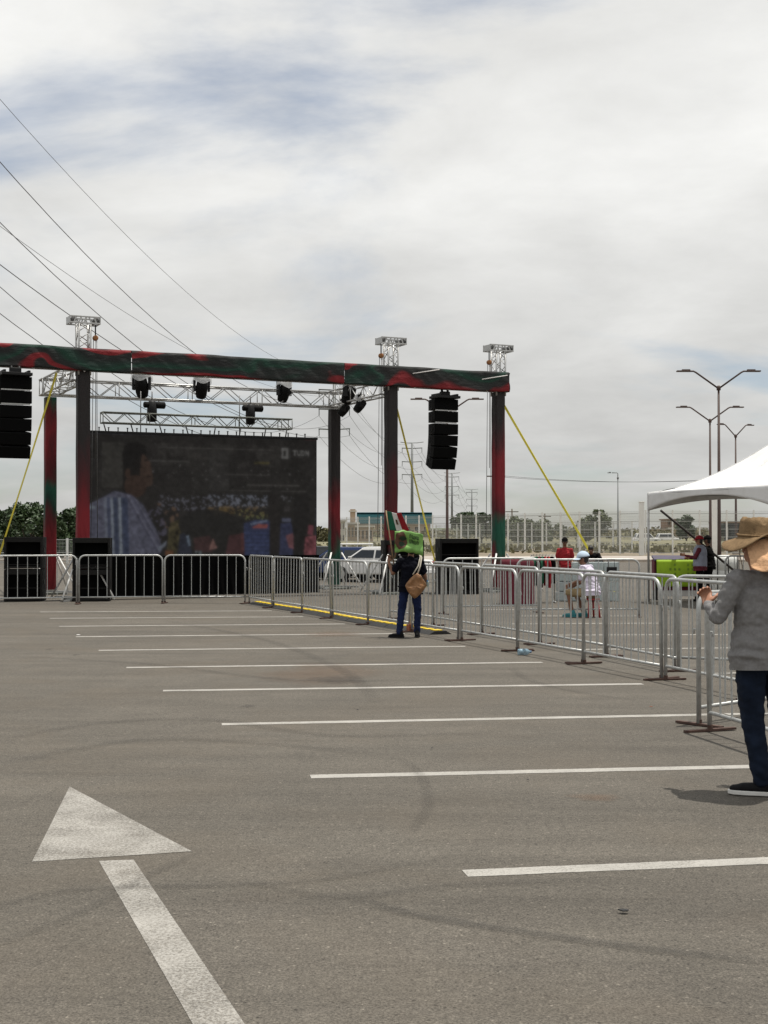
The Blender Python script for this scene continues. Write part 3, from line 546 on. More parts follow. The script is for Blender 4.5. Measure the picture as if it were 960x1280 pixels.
# screen: picture painted cell by cell
NX, NY = 420, 216
def screen_picture():
    yy, xx = np.mgrid[0:NY + 1, 0:NX + 1]; X = 30 + 910 * xx / NX; Y = 50 + 485 * yy / NY   # survey coordinates of the picture
    rng = np.random.default_rng(3)
    def blur(a, k):
        for _ in range(2):
            a = sum(np.roll(a, s, 1) for s in range(-k, k + 1)) / (2 * k + 1); a = sum(np.roll(a, s, 0) for s in range(-k, k + 1)) / (2 * k + 1)
        return a
    nz = rng.random(X.shape); lo = blur(rng.random(X.shape), 7); lo = (lo - lo.mean()) / lo.std(); md = blur(rng.random(X.shape), 2); md = (md - md.mean()) / md.std(); hb = blur(rng.random(X.shape), 1); hb = (hb - hb.mean()) / hb.std()
    im = np.zeros(X.shape + (3,)); im[:] = (0.020, 0.018, 0.0165); im *= (1 + 0.07 * lo + 0.06 * md)[..., None]
    def put(mask, col, a=1.0, tex=0.07):
        m = mask.astype(float) * a; m = (m + blur(m, 1)) / 2; c = np.array(col)[None, None, :] * (1 + tex * md)[..., None]
        im[:] = im * (1 - m[..., None]) + c * m[..., None]
    def poly(pts):
        ins = np.zeros(X.shape, bool); n = len(pts); j = n - 1
        for i in range(n):
            xi, yi = pts[i]; xj, yj = pts[j]
            if yi != yj: ins ^= ((yi > Y) != (yj > Y)) & (X < (xj - xi) * (Y - yi) / (yj - yi) + xi)
            j = i
        return ins
    def rect(a, b, c, d): return (X > a) & (X < c) & (Y > b) & (Y < d)
    def ell(cx_, cy, rx, ry): return ((X - cx_) / rx) ** 2 + ((Y - cy) / ry) ** 2 < 1
    put(rect(300, 80, 790, 170) & (lo > -0.3), (0.032, 0.029, 0.026), 0.8); put(rect(500, 110, 580, 270), (0.034, 0.032, 0.03), 0.7); put(rect(430, 150, 500, 280), (0.024, 0.022, 0.02), 0.9)
    for (a, b, c, d) in [(260, 150, 420, 156), (650, 240, 870, 246), (580, 264, 750, 269), (300, 96, 760, 101), (780, 265, 900, 270), (560, 200, 740, 204)]: put(rect(a, b, c, d), (0.06, 0.055, 0.05), 0.8)
    put(rect(270, 160, 930, 262) & (hb > 2.1), (0.085, 0.08, 0.078), 0.7); put(rect(40, 60, 300, 300) & (hb > 2.1), (0.05, 0.05, 0.056), 0.6); put(rect(680, 148, 745, 156) & (nz > 0.4), (0.10, 0.08, 0.01), 0.8)
    put(rect(500, 285, 735, 338) & (hb > 0.15), (0.11, 0.12, 0.155), 0.9); put(rect(300, 290, 500, 350) & (hb > 0.7), (0.085, 0.085, 0.11), 0.85); put(rect(780, 285, 900, 310) & (hb > 0.8), (0.09, 0.09, 0.10), 0.8)
    put(rect(490, 330, 735, 372) & (hb > 0.45), (0.115, 0.068, 0.018), 0.9); put(rect(540, 332, 580, 354), (0.14, 0.085, 0.014), 0.6, 0.3); put(rect(300, 320, 380, 420) & (md > 0.6), (0.10, 0.055, 0.03), 0.8); put(rect(600, 345, 735, 385) & (hb > 0.9), (0.10, 0.11, 0.03), 0.9)
    put(poly([(335, 530), (345, 400), (385, 385), (388, 440), (370, 530)]), (0.062, 0.05, 0.016), 0.8, 0.3); put(rect(330, 510, 360, 530), (0.14, 0.05, 0.012))
    put(ell(500, 405, 120, 62), (0.017, 0.016, 0.015), 0.95); put(ell(590, 420, 60, 60), (0.017, 0.016, 0.015), 0.95)
    put(rect(90, 85, 172, 262), (0.040, 0.037, 0.032), 0.85); put(poly([(172, 95), (245, 90), (262, 150), (250, 280), (200, 300), (165, 290)]), (0.011, 0.0095, 0.009)); put(poly([(240, 120), (272, 160), (282, 220), (278, 250), (240, 262), (232, 200)]), (0.052, 0.029, 0.019)); put(ell(215, 255, 42, 44), (0.040, 0.021, 0.014)); put(ell(186, 205, 10, 20), (0.045, 0.024, 0.016)); put(poly([(248, 150), (262, 146), (264, 152), (250, 156)]), (0.012, 0.01, 0.009)); put(poly([(255, 214), (276, 212), (274, 218), (256, 219)]), (0.022, 0.012, 0.01)); put(poly([(165, 120), (185, 88), (225, 80), (252, 96), (256, 125), (225, 135), (200, 180), (170, 190)]), (0.009, 0.008, 0.008))
    sh = poly([(30, 335), (95, 300), (135, 275), (200, 290), (245, 330), (275, 390), (300, 440), (318, 500), (300, 535), (30, 535)]); put(sh, (0.075, 0.077, 0.118), 1, 0.1)
    for (a, b, col) in [(98, 108, (0.11, 0.125, 0.17)), (108, 120, (0.035, 0.045, 0.09)), (122, 131, (0.16, 0.19, 0.235)), (131, 150, (0.028, 0.04, 0.08)), (151, 161, (0.17, 0.20, 0.24)), (161, 186, (0.028, 0.04, 0.085))]: put(sh & (X - 0.03 * (Y - 300) > a) & (X - 0.03 * (Y - 300) < b) & (Y > 300), col, 0.95)
    for k in range(6): put(sh & (np.abs((X - 200 - 22 * k) - 0.55 * (Y - 330)) < 5), (0.05, 0.05, 0.085), 0.8); put(sh & (np.abs((X - 208 - 22 * k) - 0.55 * (Y - 330)) < 3), (0.12, 0.12, 0.17), 0.6)
    put(rect(30, 335, 66, 345), (0.14, 0.17, 0.21)); put(poly([(255, 350), (320, 340), (335, 440), (300, 480), (275, 400)]) & (md > 0), (0.06, 0.055, 0.085), 0.8); put(poly([(300, 500), (335, 470), (330, 490), (305, 512)]), (0.12, 0.14, 0.18))
    put(poly([(380, 535), (385, 445), (405, 440), (440, 530)]), (0.02, 0.024, 0.04)); put(poly([(410, 452), (420, 448), (428, 490), (420, 492)]), (0.12, 0.17, 0.24)); put(poly([(440, 460), (505, 450), (512, 515), (445, 520)]), (0.052, 0.022, 0.022)); put(poly([(515, 462), (532, 500), (500, 508)]), (0.19, 0.085, 0.07)); put(rect(445, 512, 470, 532), (0.09, 0.12, 0.13), 0.7, 0.6)
    put(poly([(565, 535), (580, 450), (640, 440), (650, 535)]), (0.06, 0.02, 0.022)); put(rect(630, 440, 650, 515), (0.09, 0.026, 0.024))
    bl_ = poly([(642, 535), (640, 400), (690, 385), (745, 388), (745, 535)]); put(bl_, (0.020, 0.030, 0.082)); put(poly([(665, 400), (735, 385), (735, 393), (668, 408)]), (0.09, 0.12, 0.2)); put(poly([(668, 418), (700, 402), (738, 405), (733, 420)]), (0.24, 0.045, 0.035))
    for k in range(6): put(bl_ & (np.abs(Y - 440 - 16 * k) < 2.5), (0.03, 0.05, 0.15), 0.7)
    put(poly([(785, 535), (790, 400), (835, 395), (842, 440), (842, 535)]), (0.026, 0.032, 0.08)); put(poly([(812, 450), (842, 440), (845, 505), (825, 500)]), (0.16, 0.05, 0.06)); put(rect(795, 380, 832, 392), (0.08, 0.09, 0.15)); put(rect(805, 330, 828, 350), (0.07, 0.06, 0.06), 0.6)
    put(rect(745, 280, 785, 535), (0.019, 0.016, 0.015), 0.95); put(poly([(845, 280), (912, 275), (905, 400), (885, 535), (845, 535)]), (0.015, 0.0135, 0.013)); put(poly([(888, 535), (895, 455), (942, 450), (942, 535)]), (0.17, 0.035, 0.045), 1, 0.25); put(poly([(904, 445), (908, 405), (928, 408), (926, 450)]), (0.16, 0.028, 0.045))
    # broadcaster's mark: emblem, divider and letters
    gl = (0.135, 0.132, 0.125)
    em = ((X > 793) & (X < 822) & (Y > 88) & (Y < 132)); hole = (ell(807, 103, 7, 4) | ell(807, 118, 7, 4) | rect(803, 108, 811, 113) | rect(790, 108, 797, 112)); put(em & ~hole, gl, 0.95, 0.05); put((np.abs(X - 830) < 1.3) & (Y > 90) & (Y < 134), (0.06, 0.06, 0.058))
    def stroke(pts, wd=2.6):
        m = np.zeros(X.shape, bool)
        for (x0, y0), (x1, y1) in zip(pts[:-1], pts[1:]):
            L2 = (x1 - x0) ** 2 + (y1 - y0) ** 2; t = np.clip(((X - x0) * (x1 - x0) + (Y - y0) * (y1 - y0)) / L2, 0, 1); m |= (X - x0 - t * (x1 - x0)) ** 2 + (Y - y0 - t * (y1 - y0)) ** 2 < wd * wd
        return m
    for pts in ([(841, 98), (857, 98)], [(849, 98), (849, 116)], [(861, 98), (861, 112), (864, 116), (869, 116), (872, 112), (872, 98)], [(878, 98), (878, 116), (884, 116), (889, 110), (889, 103), (884, 98), (878, 98)], [(895, 116), (895, 98), (907, 116), (907, 98)]): put(stroke(pts), gl, 0.9, 0.05)
    put(rect(842, 122, 908, 125) & (nz > 0.45), (0.06, 0.06, 0.058), 0.7)
    pn_ = 1 + 0.05 * (rng.random((7, 13)) - 0.5); im *= pn_[np.minimum((yy * 6 // NY), 6), np.minimum((xx * 12 // NX), 12)][..., None]      # the cabinets differ a little
    g_ = im.mean(2, keepdims=True); im = g_ + (im - g_) * 0.72; im = 0.42 * im + 0.58 * np.stack([blur(im[..., k], 2) for k in range(3)], 2)
    im *= (0.90 + 0.035 * hb + 0.04 * md)[..., None]
    return np.clip(im, 0, 1)
def led_mat():
    m = bpy.data.materials.new('led_surface'); m.use_nodes = True; t = m.node_tree; n = t.nodes; l = t.links; b = n['Principled BSDF']
    at = n.new('ShaderNodeAttribute'); at.attribute_name = 'picture'; b.inputs['Base Color'].default_value = (0.010, 0.0095, 0.009, 1); b.inputs['Roughness'].default_value = 0.8; b.inputs['Specular IOR Level'].default_value = 0.12
    l.new(at.outputs['Color'], b.inputs['Emission Color']); b.inputs['Emission Strength'].default_value = 0.62; return m
led = thing('led_screen', 'wide dark video screen showing a fan in a striped shirt and a stadium crowd', 'screen', SCR, SA)
SZ0, SZ1 = 1.0, 4.12
me = MB().grid(lambda u, v: (SCW * u, -0.06, SZ1 - (SZ1 - SZ0) * v), NX, NY).mesh('display', fix=False)
pic = screen_picture(); ca = me.color_attributes.new('picture', 'FLOAT_COLOR', 'POINT'); ca.data.foreach_set('color', np.concatenate([pic, np.ones(pic.shape[:2] + (1,))], 2).astype(np.float32).ravel())
link('display', me, led_mat(), led)
MB().box((SCW / 2, 0.02, (SZ0 + SZ1) / 2), (SCW + 0.04, 0.14, SZ1 - SZ0 + 0.04)).obj('cabinet_wall', 'black_metal', led, bevel=0.01)
fr = MB().box((SCW / 2, -0.02, SZ1 + 0.03), (SCW + 0.06, 0.16, 0.06)).obj('header_bar', 'black_metal', led, bevel=0.008)
for i in range(25): MB().box((0.1 + i * 0.242, -0.02, SZ1 + 0.10), (0.022, 0.03, 0.09)).box((0.1 + i * 0.242, -0.02, SZ1 + 0.15), (0.045, 0.03, 0.018)).obj('lifting_hook', 'black_metal', fr)
for x in np.linspace(0.2, SCW - 0.2, 6): MB().tube([(x, 0.2, 0.03), (x, 0.2, SZ1)], 0.025, 8).tube([(x, 0.2, 2.4), (x, 1.2, 0.04)], 0.02, 8).obj('rear_prop', 'alu', led, True)
dr = MB().grid(lambda u, v: (-0.05 + (SCW + 0.1) * u, -0.14 + 0.035 * math.sin(u * 130 + 3 * mnoise.noise(Vector((u * 9, v, 0)))) * (0.4 + 0.6 * v), 1.03 - 1.01 * v), 260, 6).obj('black_drape', 'drape', None, True)
dr.location = SCR; dr.rotation_euler = (0, 0, SA); tag(dr, 'black pleated drape hanging below the video screen', 'drape')

# hanging speaker columns
def line_array(px, ytop, yy, label):
    p = P(px, ytop, yy); o = thing('line_array', label, 'speaker', p, SA + R(2), 'hanging speaker columns')
    MB().box((0, 0, -0.04), (0.70, 0.5, 0.07)).box((-0.28, 0, 0.01), (0.06, 0.42, 0.08)).box((0.28, 0, 0.01), (0.06, 0.42, 0.08)).obj('rigging_frame', 'black_metal', o, bevel=0.01)
    tp = 5.49 - p.z
    for dx in (-0.09, 0.09): MB().tube([(dx, 0, -0.05), (dx, 0, tp)], 0.035, 8).obj('hoist_link', 'black_metal', o, True)
    MB().box((0, 0, 0.06), (0.26, 0.16, 0.12)).obj('shackle_block', 'black_metal', o, bevel=0.02)
    hh = 0.285; pos = Vector((0, 0.18, -0.09)); ang = 0.0
    prof = [(-0.37, -0.27), (0.37, -0.27), (0.37, -0.12), (0.27, 0.25), (-0.27, 0.25), (-0.37, -0.12)]
    for i in range(6):
        ang = R((0, 0, 1.5, 5.0, 10.0, 17.0)[i]); rx = Matrix.Rotation(ang, 3, 'X')
        def tr(v): return pos + rx @ Vector((v[0], v[1] - 0.0, v[2]))
        m = MB().prism(prof, -hh, 0); m.v = [tuple(tr(v)) for v in m.v]; cb_ = m.obj('speaker_cabinet', 'black_paint', o, bevel=0.008)
        m = MB().box((0, -0.275, -hh / 2), (0.70, 0.02, hh - 0.03)); m.v = [tuple(tr(v)) for v in m.v]; m.obj('grille', 'grille', cb_)
        m = MB().box((-0.375, 0, -hh / 2), (0.02, 0.08, hh * 0.7)).box((0.375, 0, -hh / 2), (0.02, 0.08, hh * 0.7)); m.v = [tuple(tr(v)) for v in m.v]; m.obj('rigging_rail', 'black_metal', cb_)
        if i < 2: m = MB().box((0, -0.24, -hh - 0.022), (0.66, 0.03, 0.028)); m.v = [tuple(tr(v)) for v in m.v]; m.obj('link_bar', 'alu', o)
        pos = pos + rx @ Vector((0, 0, -hh - (0.045 if i < 2 else 0.012)))
line_array(556, 495, 36.7, 'black hanging speaker column right of the screen, between two wrapped towers'); line_array(19, 466, 31.5, 'black hanging speaker column left of the screen, above the hedge')

# subwoofers on the ground
def sub_stack(px, yb, wpx, htop, lab):
    p = G(px, yb); k = F / p.y; wd = wpx / k; total = htop / k; h1 = total / 2
    for i in range(2):
        o = thing('subwoofer', ('upper' if i else 'lower') + ' black bass cabinet ' + lab, 'subwoofer', (p.x, p.y + 0.4, i * h1), SA - R(18), 'bass cabinets on the ground')
        hh = h1 - 0.008; t = 0.05; b = MB()
        b.box((-wd / 2 + t / 2, 0, hh / 2), (t, 0.8, hh)).box((wd / 2 - t / 2, 0, hh / 2), (t, 0.8, hh)).box((0, 0, t / 2 + 0.02), (wd - 2 * t, 0.8, t)).box((0, 0, hh - 0.06), (wd - 2 * t, 0.8, 0.12)).box((0, 0.38, hh / 2), (wd - 2 * t, 0.03, hh - 0.1))
        cb_ = b.obj('cabinet', 'black_wood', o, bevel=0.006)
        MB().box((0, -0.13, hh / 2 - 0.02), (wd - 2 * t, 0.02, hh - 0.2)).obj('grille', 'grille', o)
        MB().box((0, -0.37, hh * 0.42), (wd - 2 * t, 0.03, 0.02)).box((0, -0.37, hh * 0.14), (wd - 2 * t, 0.03, 0.02)).obj('louvre', 'black_wood', o)
        for x in (-1, 1): MB().box((x * (wd / 2 + 0.006), -0.1, hh * 0.6), (0.012, 0.18, 0.10)).obj('side_handle', 'black_metal', o)
sub_stack(26, 752, 47, 81, 'in front of the hedge, below the left speaker column'); sub_stack(111, 752, 46, 80, 'at the foot of the tower by the screen left edge')
sub_stack(503, 743, 50, 68, 'behind the person waving the flag'); sub_stack(572, 743, 49, 70, 'under the right speaker column')

# yellow ratchet straps
def strap(a, b, wd, label, sag=0.05):
    m = MB(); n = 14; d = (b - a); s = d.cross(Vector((0, 1, 0.2))).normalized() * wd / 2; v = []
    for i in range(n + 1):
        t = i / n; p = a + d * t - Vector((0, 0, 4 * sag * t * (1 - t))); tw = math.sin(t * 4.0) * 0.6; o = s * math.cos(tw) + d.normalized().cross(s) * math.sin(tw); q = d.normalized().cross(o).normalized() * 0.004
        v += [p - o - q, p + o - q, p + o + q, p - o + q]
    f = [(i * 4 + k, i * 4 + (k + 1) % 4, i * 4 + 4 + (k + 1) % 4, i * 4 + 4 + k) for i in range(n) for k in range(4)]
    m.add(v, f); return tag(m.obj('guy_strap', 'strap'), label, 'strap', 'yellow tie down straps')
strap(ST(11.62, 0.2, 5.35), G(768, 741), 0.062, 'yellow strap running from the end stage tower down behind the bottled water', 0.03)
strap(ST(8.35, 0.3, 5.45), G(549, 722), 0.055, 'yellow strap slanting down between the tower and the right speaker column', 0.0)
strap(ST(-0.3, 1.6, 5.6), G(-12, 728), 0.055, 'yellow strap slanting down in front of the hedge', 0.05)

# ================================================================== BARRIERS
BH = 1.10
bar_me = MB().tube([(0, 0, 0.15), (0, 0, BH - 0.012)], 0.0085, 6, False).mesh('bar', True)
foot_me = MB().box((0, 0, 0.010), (0.045, 0.46, 0.018)).tube([(0, 0, 0.0), (0, 0, 0.05)], 0.024, 8).mesh('foot')
frames = {}
def barrier(p0, p1, label, group, nb=9, lean=0.0, name='crowd_barrier'):
    p0 = Vector((p0[0], p0[1], 0)); p1 = Vector((p1[0], p1[1], 0)); d = p1 - p0; Ln = d.length - 0.05; rz = math.atan2(d.y, d.x); c = (p0 + p1) / 2
    o = thing(name, label, 'barrier', (c.x, c.y, 0.004), rz, group); o.rotation_euler = (R(lean), 0, rz)
    rk = 0.14; pts = [(-Ln / 2, 0, 0.02)]
    for k in range(7): a = math.pi - k * math.pi / 12; pts.append((-Ln / 2 + rk + rk * math.cos(a), 0, BH - rk + rk * math.sin(a)))
    for k in range(7): a = math.pi / 2 - k * math.pi / 12; pts.append((Ln / 2 - rk + rk * math.cos(a), 0, BH - rk + rk * math.sin(a)))
    pts.append((Ln / 2, 0, 0.02))
    MB().tube(pts, 0.0205, 10).obj('frame', 'galv', o, True); MB().tube([(-Ln / 2, 0, 0.15), (Ln / 2, 0, 0.15)], 0.0165, 8).obj('lower_rail', 'galv', o, True)
    for i in range(nb): link('bar', bar_me, 'galv', o, (-Ln / 2 + Ln * (i + 1) / (nb + 1), 0, 0))
    for s_ in (-1, 1):
        link('foot', foot_me, 'rust', o, (s_ * (Ln / 2 - 0.005), 0, 0), R(random.uniform(-9, 9)))
    MB().tube([(Ln / 2, 0, 0.82), (Ln / 2 + 0.045, 0, 0.82), (Ln / 2 + 0.045, 0, 0.75)], 0.007, 6).tube([(-Ln / 2, 0, 0.80), (-Ln / 2 - 0.01, 0.04, 0.80), (-Ln / 2, 0.045, 0.76)], 0.007, 6).obj('hook', 'galv', o, True)
    return o
row = [(-8.87, 30.35), (-6.95, 30.9), (-5.06, 31.25), (-3.16, 31.2)]
for i in range(3): barrier(row[i], row[i + 1], ['grey crowd barrier in front of the bass cabinets and hedge', 'grey crowd barrier below the striped shirt on the screen', 'grey crowd barrier below the middle of the screen'][i], 'barriers in front of the screen', nb=8)
ORD = ['first', 'second', 'third', 'fourth', 'fifth', 'sixth', 'seventh', 'eighth', 'ninth', 'tenth', 'eleventh']
def resample(pts, n):
    pts = [Vector(p) for p in pts]; ds = [0]
    for a, b in zip(pts[:-1], pts[1:]): ds.append(ds[-1] + (b - a).length)
    r = []
    for k in range(n + 1):
        s = ds[-1] * k / n; i = max(j for j in range(len(ds)) if ds[j] <= s + 1e-9); i = min(i, len(pts) - 2); r.append(pts[i].lerp(pts[i + 1], (s - ds[i]) / (ds[i + 1] - ds[i])))
    return r
main = resample([(-3.10, 31.05), (-2.62, 29.8), (-1.47, 27.1), (-0.85, 25.3), (-0.17, 23.65), (1.12, 20.35), (1.82, 18.5), (2.44, 16.8), (3.02, 14.95), (3.58, 13.05)], 10)
for i in range(10):
    a, b = main[i], main[i + 1]; j = 0.03
    barrier((a.x + random.uniform(-j, j), a.y), (b.x + random.uniform(-j, j), b.y), 'grey crowd barrier in the long line, %s from the screen corner' % ORD[i], 'long line of barriers beside the stalls', 10, lean=random.uniform(-1.2, 1.2))
sec = [(0.10, 25.6), (0.85, 23.6), (1.55, 21.6), (2.25, 19.65), (2.88, 17.65), (3.42, 15.75)]
for i in range(5): barrier(sec[i], sec[i + 1], 'grey crowd barrier in the second line behind the long one, %s from the flag holder' % ORD[i], 'second line of barriers', lean=random.uniform(-1, 1))
barrier((3.38, 15.95), (5.3, 15.0), 'grey crowd barrier turned off towards the lime green poster', 'second line of barriers')
barrier((2.63, 11.05), (3.06, 9.05), 'near grey crowd barrier beside the man in the wide hat', 'second line of barriers', lean=1.0)
barrier((2.60, 11.32), (4.05, 12.6), 'grey crowd barrier meeting the near one beside the man in the hat', 'second line of barriers')
barrier((1.15, 27.0), (3.15, 27.5), 'grey crowd barrier in front of the draped maroon stand', 'barriers in the vendors area')
barrier((2.52, 26.0), (4.92, 26.1), 'grey crowd barrier in front of the bottled water', 'barriers in the vendors area', nb=11)
barrier((7.55, 30.2), (9.5, 29.8), 'grey crowd barrier beside the two people at the lime poster', 'barriers in the vendors area')

# yellow cable ramps behind the long line
cp = resample([(-2.90, 30.95), (-2.45, 29.8), (-1.28, 27.1), (-0.66, 25.3), (0.02, 23.65), (0.9, 21.6)], 11)
c0 = None
for i in range(11):
    a, b = cp[i], cp[i + 1]; d = b - a; c = (a + b) / 2; Ln = d.length - 0.02
    o = thing('cable_ramp', 'yellow lidded cable ramp behind the long barrier line, %s from the screen corner' % ORD[i], 'cable ramp', (c.x, c.y, 0.003), math.atan2(d.y, d.x), 'yellow cable ramps')
    m = MB(); pr = [(-0.20, 0.0), (-0.10, 0.05), (0.10, 0.05), (0.20, 0.0)]; m.add([(sx * Ln / 2, y, z) for sx in (-1, 1) for y, z in pr], [(0, 1, 2, 3), (4, 7, 6, 5), (0, 4, 5, 1), (1, 5, 6, 2), (2, 6, 7, 3), (0, 3, 7, 4)]); m.obj('rubber_body', 'rubber', o)
    for k in range(3): MB().box((-Ln / 2 + Ln * (k + 0.5) / 3, 0, 0.058), (Ln / 3 - 0.14, 0.14, 0.016)).obj('lid', 'yellow_plastic', o, bevel=0.004)

# ================================================================== PEOPLE
def capsule(mb, p0, p1, r0, r1, lat=(1, 0, 0), seg=14):
    p0, p1 = Vector(p0), Vector(p1); ax = p1 - p0
    if ax.length < 1e-5: ax = Vector((0, 0, 1e-4))
    t = ax.normalized(); la = Vector(lat); la = la - t * la.dot(t)
    la = la.normalized() if la.length > 1e-4 else t.orthogonal().normalized()
    pe = t.cross(la); r0 = r0 if isinstance(r0, tuple) else (r0, r0); r1 = r1 if isinstance(r1, tuple) else (r1, r1)
    v = []; rings = []
    for k in (85, 60, 30): rings.append((p0 - t * min(r0) * math.sin(R(k)), r0, math.cos(R(k))))
    for f in (0, 0.33, 0.67, 1): rings.append((p0.lerp(p1, f), (r0[0] + (r1[0] - r0[0]) * f, r0[1] + (r1[1] - r0[1]) * f), 1))
    for k in (30, 60, 85): rings.append((p1 + t * min(r1) * math.sin(R(k)), r1, math.cos(R(k))))
    for c, r, m in rings:
        for k in range(seg): a = 2 * math.pi * k / seg; v.append(c + (la * r[0] * math.cos(a) + pe * r[1] * math.sin(a)) * m)
    f = [(i * seg + k, i * seg + (k + 1) % seg, (i + 1) * seg + (k + 1) % seg, (i + 1) * seg + k) for i in range(len(rings) - 1) for k in range(seg)]
    f += [tuple(range(seg))[::-1], tuple((len(rings) - 1) * seg + k for k in range(seg))]
    mb.add(v, f)
TS = bpy.data.scenes.new('workbench')
tmp = bpy.data.objects.new('workpiece', bpy.data.meshes.new('workpiece')); TS.collection.objects.link(tmp)
q = tmp.modifiers.new('r', 'REMESH'); q.mode = 'VOXEL'; q.use_smooth_shade = True
q = tmp.modifiers.new('s', 'SMOOTH'); q.factor = 0.5
def fused(name, caps, m, parent, voxel=0.010, smooth=5, wr=0.0, wsc=(9, 9, 20), fold=None):
    """one continuous skin grown round a set of tapered limbs"""
    mb = MB()
    for c in caps: capsule(mb, *c)
    me = mb.mesh(name); tmp.data = me; tmp.modifiers['r'].voxel_size = voxel; tmp.modifiers['s'].iterations = smooth
    TS.view_layers[0].update(); dg = TS.view_layers[0].depsgraph; nm = bpy.data.meshes.new_from_object(tmp.evaluated_get(dg)); nm.name = name
    if wr:
        cn = [(v.co.copy(), v.normal.copy()) for v in nm.vertices]; res = []
        for c, nrm_ in cn:
            k = mnoise.noise(Vector((c.x * wsc[0], c.y * wsc[1], c.z * wsc[2] + c.x * 9))) + 0.5 * mnoise.noise(Vector((c.x * 24, c.y * 24, c.z * 34)))
            if fold is not None: k += 0.9 * math.exp(-((c.z - fold + 0.02 * math.sin(c.x * 9)) / 0.016) ** 2) - 0.5 * math.exp(-((c.z - fold - 0.035 + 0.03 * math.sin(c.x * 7)) / 0.014) ** 2) + 0.6 * math.exp(-((c.z - fold - 0.07 - 0.05 * math.sin(c.x * 5)) / 0.014) ** 2)
            res.extend(c + nrm_ * wr * k)
        nm.vertices.foreach_set('co', res); nm.update()
    nm.polygons.foreach_set('use_smooth', [True] * len(nm.polygons)); nm.materials.clear()
    return link(name, nm, m, parent)
def hand_caps(wr, d, pn, curl=35, side=1):
    """palm, four unequal bent fingers and a thumb; d = pointing direction, pn = palm normal"""
    wr = Vector(wr); d = Vector(d).normalized(); pn = Vector(pn); pn = (pn - d * pn.dot(d)).normalized(); sd = d.cross(pn) * side; out_ = []
    out_.append((wr, wr + d * 0.075, (0.030, 0.017), (0.042, 0.016), sd))
    for i, (o, ln) in enumerate(((-0.033, 0.070), (-0.011, 0.080), (0.011, 0.075), (0.033, 0.060))):
        b = wr + d * 0.085 + sd * o; a = b; dd = d + sd * o * 2.2
        for k, fr in enumerate((0.45, 0.32, 0.23)):
            dd = (Matrix.Rotation(R(-curl if True else 0) * 1.0, 3, sd) @ dd).normalized() if curl else dd.normalized()
            e = a + dd * ln * fr; out_.append((a, e, 0.0095 - k * 0.0008, 0.009 - k * 0.0008)); a = e
    t0 = wr + d * 0.02 - sd * 0.032; t1 = t0 + (d * 0.7 - sd * 0.7 + pn * 0.3).normalized() * 0.042; t2 = t1 + (d * 0.9 - sd * 0.1 + pn * 0.5).normalized() * 0.034
    out_ += [(t0, t1, 0.014, 0.011), (t1, t2, 0.011, 0.009)]
    return out_
BASE = dict(pel=(0, 0, 0.93), wai=(0, 0, 1.08), che=(0, 0.0, 1.25), nek=(0, -0.005, 1.43), hed=(0, 0.02, 1.58), Ls=(-0.178, 0, 1.35), Le=(-0.225, -0.02, 1.10), Lh=(-0.23, 0.05, 0.86),
            Rs=(0.178, 0, 1.35), Re=(0.225, -0.02, 1.10), Rh=(0.23, 0.05, 0.86), Lp=(-0.09, 0, 0.90), Lk=(-0.095, 0.015, 0.49), La=(-0.10, -0.02, 0.085), Rp=(0.09, 0, 0.90), Rk=(0.095, 0.015, 0.49), Ra=(0.10, -0.02, 0.085),
            Lt=(0, 1, 0), Rt=(0, 1, 0), look=(0, 1, 0))
